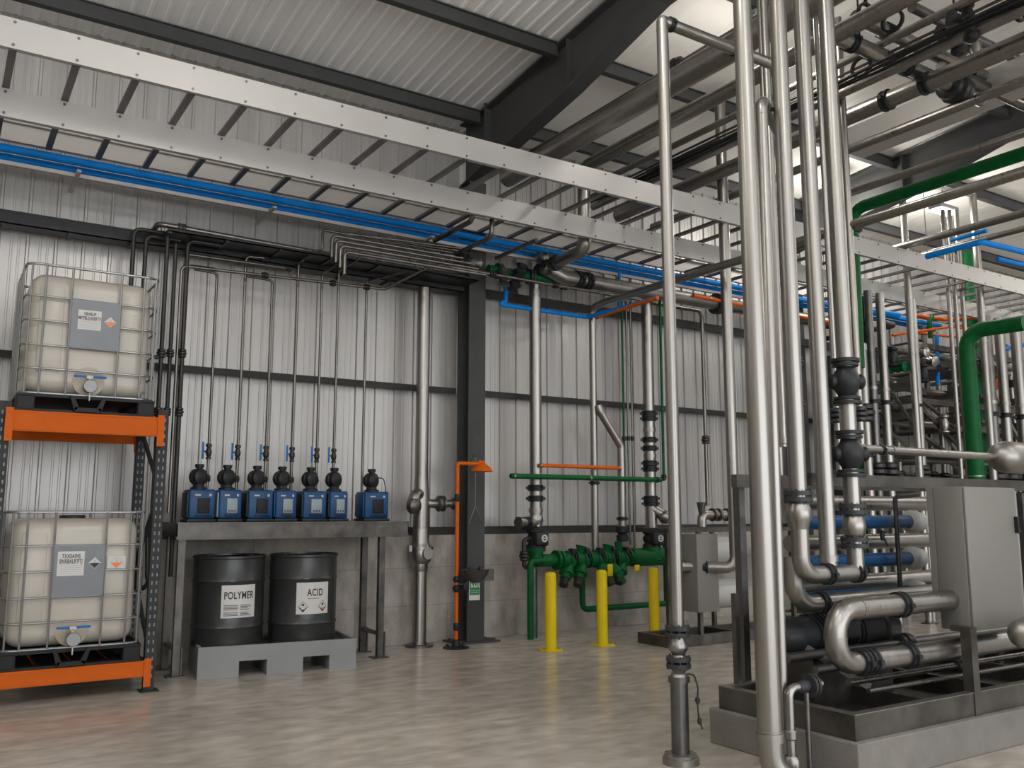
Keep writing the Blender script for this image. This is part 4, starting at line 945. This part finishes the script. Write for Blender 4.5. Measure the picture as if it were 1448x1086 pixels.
# more slim verticals between risers
for px, Y, r, z0_, lab in ((1127, 5.2, .022, 1.95, 'slim pipe seen between the left and middle foreground risers'), (1178, 5.0, .03, 1.95, 'slim pipe seen right behind the middle foreground riser'), (1095, 5.0, .03, 1.9, 'slim pipe seen behind the top elbow riser'), (1210, 5.6, .035, 2.1, 'stainless pipe close behind the riser with black valves')):
    p = P(px, 480, Y=Y); run(lab, [(p.x, Y, z0_), (p.x, Y, 6.8)], r, 'steel', [('union', 0, .12), ('union', 0, .2)] if px == 1127 else [('union', 0, .1)])

# ------------------------------------------------------------------ skid
X0, Y0, Y2, X2 = 4.75, 3.58, 4.80, 8.6
tag(obj('concrete_plinth', G().rbox(X0, X2, Y0, Y2, 0, .235, .008, 2), 'concrete_plinth', org=(X0, Y0, 0), smooth=False), 'pale concrete plinth under the foreground filtration skid', 'plinth')
t = thing('filtration_skid', 'stainless filtration skid frame on a concrete plinth at the right', 'industrial skid', (X0+.05, Y0+.05, .235))
a, b, c, d = X0+.05, X2-.05, Y0+.05, Y2-.05; zb, zt = .235, .385
g = G()
for (x0, x1, y0, y1) in ((a, b, c, c+.02), (a, b, d-.02, d), (a, a+.02, c+.02, d-.02), (b-.02, b, c+.02, d-.02)): g.box(x0, x1, y0, y1, zb, zt-.012)
for (x0, x1, y0, y1) in ((a, b, c, c+.06), (a, b, d-.06, d), (a, a+.06, c+.06, d-.06), (b-.06, b, c+.06, d-.06)): g.box(x0, x1, y0, y1, zt-.012, zt)
g.box(a+.02, b-.02, c+.02, d-.02, zb+.001, zb+.012)
for x in (5.7, 6.6, 7.5): g.box(x, x+.05, c+.021, d-.021, zb+.012, zt-.02)
obj('base_tray', g, 'skid', t, smooth=False)
g = G()
for (x0, x1, y0, y1) in ((a-.002, b, c-.004, c+.06), (a-.002, b, d-.06, d+.002), (a-.002, a+.06, c+.06, d-.06)): g.box(x0, x1, y0, y1, zt+.0005, zt+.006)
obj('tray_rim', g, 'steel_matt', t, smooth=False)
zT = 1.88
pL = P(1057, 700, X=a+.06)
def post(x, y, z0, z1, wd=.06, m='skid'): return obj('post', G().box(x-wd/2, x+wd/2, y-wd/2, y+wd/2, z0, z1), m, t, smooth=False)
pq = P(1054, 962, Z=.39); post(pq.x, pq.y, zb+.05, zT-.05, .062, 'steel_dark'); pq2 = P(1044, 985, Z=.3); post(pq2.x, pq2.y, zb+.02, 1.02, .04); 
xp = P(1371, 920, Y=c+.03).x; post(xp, c+.03, zb, .82, .075); post(P(1443, 700, Y=4.5).x, 4.5, zb, zT-.1, .05, 'steel_dark'); post(8.2, c+.1, zb, zT, .07); post(8.2, d-.1, zb, zT, .07); post(6.35, d-.1, zb, zT, .05)
pt_ = P(1036, 680, Y=pq.y-.05); g = G().box(pt_.x, b, pq.y-.09, pq.y-.035, zT-.095, zT)
obj('top_beam', g, 'skid', t, smooth=False)
obj('top_beam', G().box(5.02, b, 4.12, 4.2, zT-.095, zT-.01), 'skid', t, smooth=False)
obj('diagonal_brace', G().beam((5.05, 4.5, .82), (5.6, 4.1, .40), .03, .05), 'skid', t, smooth=False)
# dark uprights in front of the vessels
x = P(1277, 760, Y=4.25).x; g = G().tube([(x, 4.3, .92), (x, 4.3, 1.72), (x+.3, 4.3, 1.74)], .018, .04); obj('bent_rod', g, 'black_pipe', t)
# vessels (along X)
def vessel(lab, z, y, r, x0, x1, m, blue=False):
    v = thing('membrane_vessel', lab, 'pressure vessel', (x0, y, z), 'membrane vessels')
    if m == 'blue_dark': r *= 1.0
    obj('vessel_shell', G().tube([(x0, y, z), (x1, y, z)], r, seg=28), m, v)
    g = G().lathe([(r*1.0, -.02), (r*1.12, 0), (r*1.12, .06), (r*.95, .075), (r*.95, .12)], (x1, y, z), (1, 0, 0), 28); obj('end_cap', g, 'white_plastic', v)
    return v
xcab = P(1320, 790, Y=4.3).x
def zy(py, Y=4.35): return P(1250, py, Y=Y).z
for i, (py, r, m, lab) in enumerate(((738, .052, 'blue_dark', 'upper blue vessel with a white end cap inside the skid'), (791, .052, 'blue_dark', 'lower blue vessel with a white end cap inside the skid'), (712, .06, 'steel', 'topmost stainless vessel inside the skid'), (765, .06, 'steel', 'stainless vessel between the two blue ones'), (822, .07, 'steel', 'stainless vessel just above the U-shaped pipe'), (838, .045, 'blue_dark', 'partly hidden blue vessel behind the U-shaped pipe'))):
    y = 4.40 if m != 'steel' else 4.62
    vz = P(1250, py, Y=y).z
    x1 = P(1286, py, Y=y).x if m != 'steel' else P(1318, py, Y=y).x
    v = vessel(lab, vz, y, r, 5.45 if m == 'steel' else P(1140, py, Y=y).x, x1, m)
    if m == 'blue_dark': g = G().lathe([(.05, -.02), (.078, .0), (.092, .02), (.092, .06), (.075, .075), (.075, .14)], (x1, y, vz), (1, 0, 0), 28); obj('cap_flange', g, 'white_plastic', v)
x = P(1248, 760, Y=4.3).x; z = P(1248, 757, Y=4.3).z
tag(obj('sample_valve', G().lathe([(.012, -.04), (.02, 0), (.012, .04)], (x, 4.3, z)).box(x-.03, x+.03, 4.28, 4.29, z+.02, z+.03).tube([(x, 4.3, z), (x+.02, 4.27, z-.08)], .008), 'cast_black', org=(x, 4.3, z)), 'small dark sample valve in front of the middle stainless vessel', 'valve')
# cabinet
pA = P(1367, 688, Y=3.64); pB = P(1375, 894, Y=3.64); xA = (pA.x+pB.x)/2-.01; zA_, zB_ = pA.z, pB.z
xl = xA; yB = 4.42
t2 = thing('control_cabinet', 'large plain grey metal cabinet mounted at the front of the skid', 'cabinet', (xl, 3.64, zB_))
dp = P(1319, 700, X=xl).y
xrr = P(1442, 780, Y=3.64).x
g = G().rbox(xl, xrr, 3.66, dp, zB_, zA_, .006, 2); obj('cabinet_box', g, 'cabinet', t2)
g = G().rbox(xl+.006, xrr, 3.64, 3.658, zB_+.004, zA_-.004, .005, 2); dr = obj('door', g, 'cabinet', t2)
zh = P(1437, 740, Y=3.63).z; xh = P(1437, 745, Y=3.63).x
obj('door_latch', G().rbox(xh-.006, xh+.012, 3.61, 3.64, zh-.07, zh+.05, .004, 2).ball((xh+.015, 3.62, zh-.06), .015), 'cast_black', dr)
g = G().box(xl-.004, xl+.012, dp+.002, dp+.05, zB_+.12, zA_+.0)
obj('mounting_plate', g, 'cabinet', t2, smooth=False)
obj('cabinet_leg', G().box(xp-.035, xp+.035, 3.70, 3.77, .82, zB_), 'skid', t2, smooth=False)
# U pipe
yu = 3.80; zu = P(1250, 857, Y=yu).z; zl_ = P(1250, 931, Y=yu).z; xu = P(1181, 890, Y=yu).x
t = run('polished U-shaped stainless pipe bending below the cabinet', [(xl+.1, yu, zu), (xu, yu, zu), (xu, yu, zl_), (8.2, yu, zl_)], .070, 'steel', [('clamp', 0, 0, xl+.1-P(1272, 853, Y=yu).x), ('weld', 0, 0, xl+.1-P(1212, 850, Y=yu).x), ('weld', 1, .5), ('clamp', 2, 0, P(1216, 928, Y=yu).x-xu), ('clamp', 2, 0, P(1282, 921, Y=yu).x-xu), ('clamp', 2, 0, P(1228, 927, Y=yu).x-xu)], bend=.155, seg=26)
yu2 = 4.22; zu2 = P(1160, 853, Y=yu2).z
run('stainless pipe curving out from behind the tall risers above the U bend', [(P(1120, 790, Y=yu2).x, yu2, 1.3), (P(1122, 790, Y=yu2).x, yu2, zu2), (7.2, yu2, zu2+.02)], .062, 'steel', [('clamp', 1, .12), ('weld', 1, .1)], bend=.16, seg=22)
# motor pump in the skid
t = thing('pump_motor', 'black electric pump motor low inside the skid', 'pump', (5.3, 4.4, zb+.15)); zmz = P(1180, 893, Y=4.45).z
g = G().tube([(5.15, 4.45, zmz), (6.15, 4.45, zmz)], .13, seg=28); [g.ring((5.4+k*.045, 4.45, zmz), (1, 0, 0), .128, .145, .012, 28) for k in range(12)]
obj('motor_body', g, 'cast_black', t)
obj('fan_cover', G().lathe([(.05, 0), (.12, .02), (.145, .06), (.145, .2)], (5.02, 4.45, zmz), (1, 0, 0), 28), 'cast_black', t)
obj('terminal_box', G().rbox(5.55, 5.75, 4.25, 4.34, zmz-.02, zmz+.1, .01, 2), 'cast_black', t)
obj('pump_casing', G().lathe([(.06, 0), (.15, .03), (.17, .12), (.12, .2), (.08, .25)], (6.15, 4.45, zmz), (1, 0, 0), 28), 'steel_dark', t)
obj('motor_foot', G().box(5.3, 6.2, 4.33, 4.57, zb+.012, zmz-.11), 'skid', t)
# low pipes in tray
for k, (y, z, r, x0, x1, m, lab) in enumerate(((3.78, .47, .016, 5.15, 7.9, 'steel_small', 'slim steel tube low in the skid tray, nearest the front'), (3.93, .50, .022, 5.15, 8.3, 'steel_small', 'dark steel tube low in the skid tray behind the nearest one'), (4.15, .55, .03, 5.1, 8.3, 'steel_dark', 'thicker dark steel tube low in the middle of the skid'), (4.3, .62, .035, 5.0, 8.3, 'steel_dark', 'dark tube below the pump motor inside the skid'))):
    run(lab, [(x0, y, z), (x1, y, z)], r, m, [('union', 0, .4)])
    
# small drain pipework at plinth corner
p = P(1117, 880, X=4.68); yq = 3.86
def q(px, py, Y=yq): return P(px, py, Y=Y)
a_, b_ = q(1136, 973), q(1116, 990); c_ = q(1118, 1068)
g0 = thing('drain_pipe', 'small stainless drain pipe with elbow and dark flange at the plinth corner', 'pipe', (b_.x, yq, c_.z))
obj('pipe_run', G().tube([(a_.x+.16, yq, a_.z+.012), (b_.x, yq, a_.z+.01), (b_.x, yq, .03)], .027, .055, 16), 'steel', g0)
obj('flange', G().disc((a_.x+.05, yq, a_.z+.01), (1, 0, 0), .072, .018, 24).disc((a_.x+.08, yq, a_.z+.01), (1, 0, 0), .072, .016, 24).lathe([(.03, -.05), (.04, 0), (.03, .05)], (a_.x, yq, a_.z+.01), (1, 0, 0)), 'cast_grey', g0)
obj('pipe_union', G().lathe([(.03, -.03), (.038, -.02), (.038, .02), (.03, .03)], (b_.x, yq, .27)), 'steel_matt', g0)
obj('pipe_union', G().lathe([(.036, -.03), (.05, -.02), (.05, .03), (.036, .05)], (b_.x, yq, .10)), 'steel_matt', g0)
run('small dark pipe beside the drain pipe at the plinth corner', [(a_.x-.01, yq-.03, .0), (a_.x-.01, yq-.03, a_.z-.02)], .016, 'steel_dark')
run('small stainless tube between the thickest riser and the drain pipe', [(b_.x-.05, yq+.06, .14), (b_.x-.05, yq+.06, .75)], .016, 'steel_small')

# ------------------------------------------------------------------ far skid
t = thing('far_skid', 'second skid with a pale cabinet and white vessels near the back wall', 'industrial skid', (8.3, 8.0, 0))
ya = 8.2; xa = P(950, 890, Y=8.2).x
g = G(); yb = ya+.62; xe_ = xa+2.3
for (x0, x1, y0, y1) in ((xa, xe_, ya, ya+.06), (xa, xe_, yb-.06, yb), (xa, xa+.06, ya+.06, yb-.06), (xa+1.1, xa+1.16, ya+.06, yb-.06)): g.box(x0, x1, y0, y1, .0, .13)
for x in (xa+.5, xa+1.3, xa+2.2):
    for y in (ya+.03, yb-.03): g.box(x-.025, x+.025, y-.025, y+.025, .13, 1.36)
g.box(xa, xe_, ya, ya+.05, 1.36, 1.41).box(xa, xe_, yb-.05, yb, 1.36, 1.41).box(xa, xa+.05, ya+.05, yb-.05, 1.36, 1.41)
obj('frame', g, 'skid', t, smooth=False)
c0 = P(968, 755, Y=ya-.1); c1 = P(1001, 862, Y=ya-.1)
obj('cabinet_box', G().rbox(c0.x, c1.x, ya-.3, ya-.02, c1.z, c0.z, .008, 2), 'cabinet', t)
for py in (778, 840):
    p = P(1020, py, Y=ya+.1); 
    obj('white_vessel', G().lathe([(.02, 0), (.12, .02), (.17, .06), (.19, .10), (.19, .7)], (P(1004, py, Y=ya).x+.02, ya+.25, p.z), (1, 0, 0), 28), 'white_plastic', t)
p = P(1000, 728, Y=ya+.3); g = G().tube([(p.x-.1, ya+.3, 1.42), (p.x-.1, ya+.3, p.z), (p.x+.6, ya+.3, p.z)], .06, .1)
obj('top_pipework', g, 'steel', t)
[obj('coupling', G().ring((p.x+q, ya+.3, p.z), (1, 0, 0), .055, .085, .03), 'steel_dark', t) for q in (.1, .2, .35)]; obj('vent_cup', G().lathe([(.03, 0), (.05, .1), (.06, .16)], (p.x-.1, ya+.3, p.z), (0, 0, 1)), 'steel_dark', t)

# ------------------------------------------------------------------ background pipe rack at right
BG = [(1276, 282, 8.0, .055), (1374, 262, 8.0, .06), (1333, 297, 8.08, .036), (1342, 297, 8.08, .036), (1352, 297, 8.08, .036)]
bl = ['stainless post crossing behind the green overhead pipe, left one', 'stainless post crossing behind the green overhead pipe, right one', 'left of three slim posts below the bright lamp', 'middle of three slim posts below the bright lamp', 'right of three slim posts below the bright lamp']
for (px, py, Y, r), lab in zip(BG, bl):
    p = P(px, py, Y=Y); run(lab, [(p.x, Y, 0), (p.x, Y, p.z)], r, 'steel', [('collar', 0, .62), ('foot', 0, .0)])
ORDW = ['first', 'second', 'third', 'fourth', 'fifth', 'sixth', 'seventh', 'eighth', 'ninth', 'tenth', 'eleventh', 'twelfth', 'thirteenth', 'fourteenth', 'fifteenth', 'sixteenth', 'seventeenth', 'eighteenth', 'nineteenth', 'twentieth']
RR = ((1235, 8.05, 4.85, .06), (1252, 8.05, 4.85, .065), (1299, 8.15, 4.9, .05), (1402, 8.05, 4.85, .075), (1420, 8.05, 4.85, .08), (1443, 8.05, 4.85, .09), (1312, 9.3, 4.9, .05), (1266, 9.5, 4.9, .05), (1328, 9.5, 4.9, .05), (1386, 9.2, 4.9, .06), (1431, 9.4, 4.9, .06))
RX = sorted([q[0] for q in RR])
for i, (px, Y, z1, r) in enumerate(RR):
    p = P(px, 560, Y=Y)
    run('vertical stainless pipe, %s from the left in the far right pipe rack' % ORDW[RX.index(px)], [(p.x, Y, 0), (p.x, Y, z1)], r, 'steel' if i % 3 else 'steel_dark', [('union', 0, .45), ('collar', 0, .7), ('clamp', 0, .66)], group='far rack risers')
p = P(1372, 560, Y=7.3); zt_ = P(1370, 470, Y=7.3).z
run('thick green riser in the far pipe rack at the right', [(p.x, 7.3, 0), (p.x, 7.3, zt_), (p.x+.1, 6.5, zt_)], .11, 'green', [('weld', 0, .5)], bend=.26, seg=22)
p = P(1365, 358, Y=9.1); run('thick green upright pipe with domed top seen above the ladder', [(p.x, 9.1, 0), (p.x, 9.1, p.z)], .13, 'green', seg=22)
for px, Y, lab in ((1216, 8.15, 'green riser close behind the riser with black valves'), (1234, 8.2, 'second green riser behind the black valves')):
    p = P(px, 600, Y=Y); run(lab, [(p.x, Y, 0), (p.x, Y, 4.8)], .07, 'green', [('flange', 0, .62), ('flange', 0, .8)])
p = P(1225, 600, Y=8.0); run('bright slim pipe between two green risers', [(p.x, 8.0, 0), (p.x, 8.0, P(1222, 487, Y=8.0).z)], .06, 'steel', [('cap', 0, .99), ('clamp', 0, .6), ('union', 0, .75)])
# rack frame beams
t = thing('pipe_rack_frame', 'dark steel pipe rack frame with beams and diagonals at the far right', 'pipe rack', (12.6, 9, 0))
FX = (13.0, 14.6, 16.6, 18.8)
for X in FX:
    for y in (8.35, 9.95): obj('post', G().box(X-.05, X+.05, y-.05, y+.05, 0, 4.3), 'steel_dark', t, smooth=False)
    for z in (1.9, 2.5, 3.15, 3.6, 3.95): obj('beam', G().box(X-.04, X+.04, 8.4, 9.9, z-.07, z+.07), 'steel_dark', t, smooth=False)
for y in (8.35, 9.95):
    for z in (2.1, 3.35, 4.25): obj('beam', G().box(13.05, 18.75, y-.035, y+.035, z-.045, z+.045), 'skid', t, smooth=False)
for a, b in (((13.0, 9.9, 3.9), (13.0, 8.45, 2.5)), ((13.0, 9.9, 3.1), (13.0, 8.4, 1.95)), ((14.6, 9.9, 3.6), (14.6, 8.4, 1.95)), ((13.1, 8.35, 3.3), (14.5, 8.35, 2.15)), ((14.7, 8.35, 4.2), (16.5, 8.35, 2.15)), ((13.1, 9.9, 3.3), (14.5, 9.9, 2.1))):
    obj('diagonal_brace', G().beam(a, b, .04, .05), 'steel_matt', t, smooth=False)
# horizontal process pipes in the rack
rnd = random.Random(11)
zs = sorted([rnd.uniform(1.6, 4.6) for _ in range(20)], reverse=True); zc_ = sorted([rnd.uniform(1.7, 4.7) for _ in range(14)], reverse=True)
for i in range(20):
    X = (12.7, 13.4, 14.1, 15.2, 16.0)[i*3 % 5]; z = zs[i]; r = rnd.choice((.02, .03, .04, .045))
    run('stainless pipe running to the wall in the far rack, %s from the top' % ORDW[i], [(X-.3, 8.45, z), (X, 8.45, z), (X, 9.9+rnd.uniform(-.3, .2), z)], r, 'steel' if i % 2 else 'steel_dark', group='far rack horizontal pipes', seg=12)
for i in range(14):
    y = rnd.uniform(8.5, 9.8); z = zc_[i]
    run('stainless pipe crossing sideways in the far rack, %s from the top' % ORDW[i], [(12.4+rnd.uniform(0, .6), y, z), (18+rnd.uniform(0, 2), y, z)], rnd.choice((.03, .04, .06)), 'steel', group='far rack cross pipes', seg=12)
for i, (px, py, X, m, ax) in enumerate(((1300, 500, 11, 'steel', (0, 1, 0)), (1312, 510, 11, 'steel', (0, 1, .3)), (1305, 528, 11, 'cast_black', (0, 0, 1)), (1262, 505, 11, 'cast_black', (0, 0, 1)), (1270, 520, 11, 'green', (0, 1, 0)), (1262, 575, 11.5, 'cast_black', (1, 0, 0)), (1390, 520, 10.3, 'steel_dark', (0, 0, 1)), (1335, 600, 12, 'steel', (0, 0, 1)), (1226, 540, 9.2, 'cast_black', (1, 0, 0)), (1217, 468, 8.6, 'green', (0, 0, 1)))):
    p = P(px, py, Y=8.2); g = G().lathe([(.05, -.15), (.085, -.13), (.085, -.11), (.05, -.09), (.08, 0), (.05, .09), (.085, .11), (.085, .13), (.05, .15)], p, ax, 16).lathe([(.02, 0), (.02, .14), (.05, .15), (.05, .17)], p, (-.3, -.2, 1), 12)
    tag(obj('pipe_valve', g, m, org=p), ['stainless valve behind the pipe posts, highest of three stacked', 'stainless valve behind the pipe posts, middle of three stacked', 'black valve below the two stainless valves behind the posts', 'black valve at the upper left of the far rack', 'green valve left of the stacked stainless valves', 'black valve low at the left of the far rack', 'dark steel valve right of the thick green riser', 'stainless valve above the access stair in the far rack', 'black valve on the second green riser', 'green valve high on the nearer green riser'][i], 'valve', 'far rack valves')
# colour lines in the rack
def bp(px, py, X): return P(px, py, X=X)
def bl2(lab, seq, r, m, X=None, **k): run(lab, [P(a, b, Y=8.62+(c-12)*.2) for a, b, c in seq], r, m, bend=.1, **k)
bl2('orange conduit sagging across the far rack, upper one', [(1262, 474, 12), (1345, 462, 12), (1420, 470, 12)], .022, 'orange')
bl2('orange conduit crossing the far rack, lower one', [(1290, 470, 13), (1362, 478, 13)], .022, 'orange')
bl2('orange conduit just under the ladder at the far right', [(1292, 446, 13), (1335, 452, 13), (1400, 448, 13)], .035, 'orange')
bl2('blue pipe dropping inside the far rack', [(1325, 474, 12.4), (1326, 545, 12.4)], .035, 'blue')
p = P(1385, 345, X=10.5); 
run('blue pipe kinked above the right end of the ladder', [P(1310, 363, X=10.5), P(1388, 342, X=10.5), P(1470, 362, Z=P(1388, 342, X=10.5).z)], .035, 'blue', bend=.05)
run('second blue pipe behind the kinked one above the ladder', [P(1345, 340, X=12.5), P(1395, 326, X=12.5)], .03, 'blue')
run('lower blue pipe right of the kinked one', [P(1410, 366, X=11.5), P(1470, 380, Z=P(1410, 366, X=11.5).z)], .03, 'blue')
bl2('blue pipe under the ladder left part of the far rack', [(1218, 438, 12), (1270, 446, 12)], .05, 'blue')
bl2('blue pipe low under the ladder at the right edge', [(1415, 494, 13), (1448, 488, 13), (1470, 486, 13)], .04, 'blue')
bl2('green hooked pipe dropping below the ladder', [(1318, 448, 12.2), (1314, 455, 12.2), (1316, 478, 12.2)], .04, 'green')
for k, (px, X) in enumerate(((1400, 13), (1409, 13), (1390, 14))):
    bl2(['green short pipe right of the thick green riser', 'orange short drop right of the thick green riser', 'yellow bent tube right of the thick green riser'][k], [(px, 495 + 20*(k == 2), X), (px, 550, X)], .035 if k == 0 else .018, ('green', 'orange', 'orange')[k])
# stair flight / handrails
for k, (a, b) in enumerate((((1262, 555), (1290, 600)), ((1300, 562), (1350, 605)), ((1300, 575), (1350, 625)), ((1300, 612), (1340, 640)))):
    run('sloping steel handrail in the far rack, %s' % ('farthest left', 'uppermost by the black valve', 'just below the uppermost one', 'lowest one')[k], [P(*a, Y=8.3), P(*b, Y=8.3)], .03, 'steel_small', group='stair handrails')
SC.render.film_transparent = False
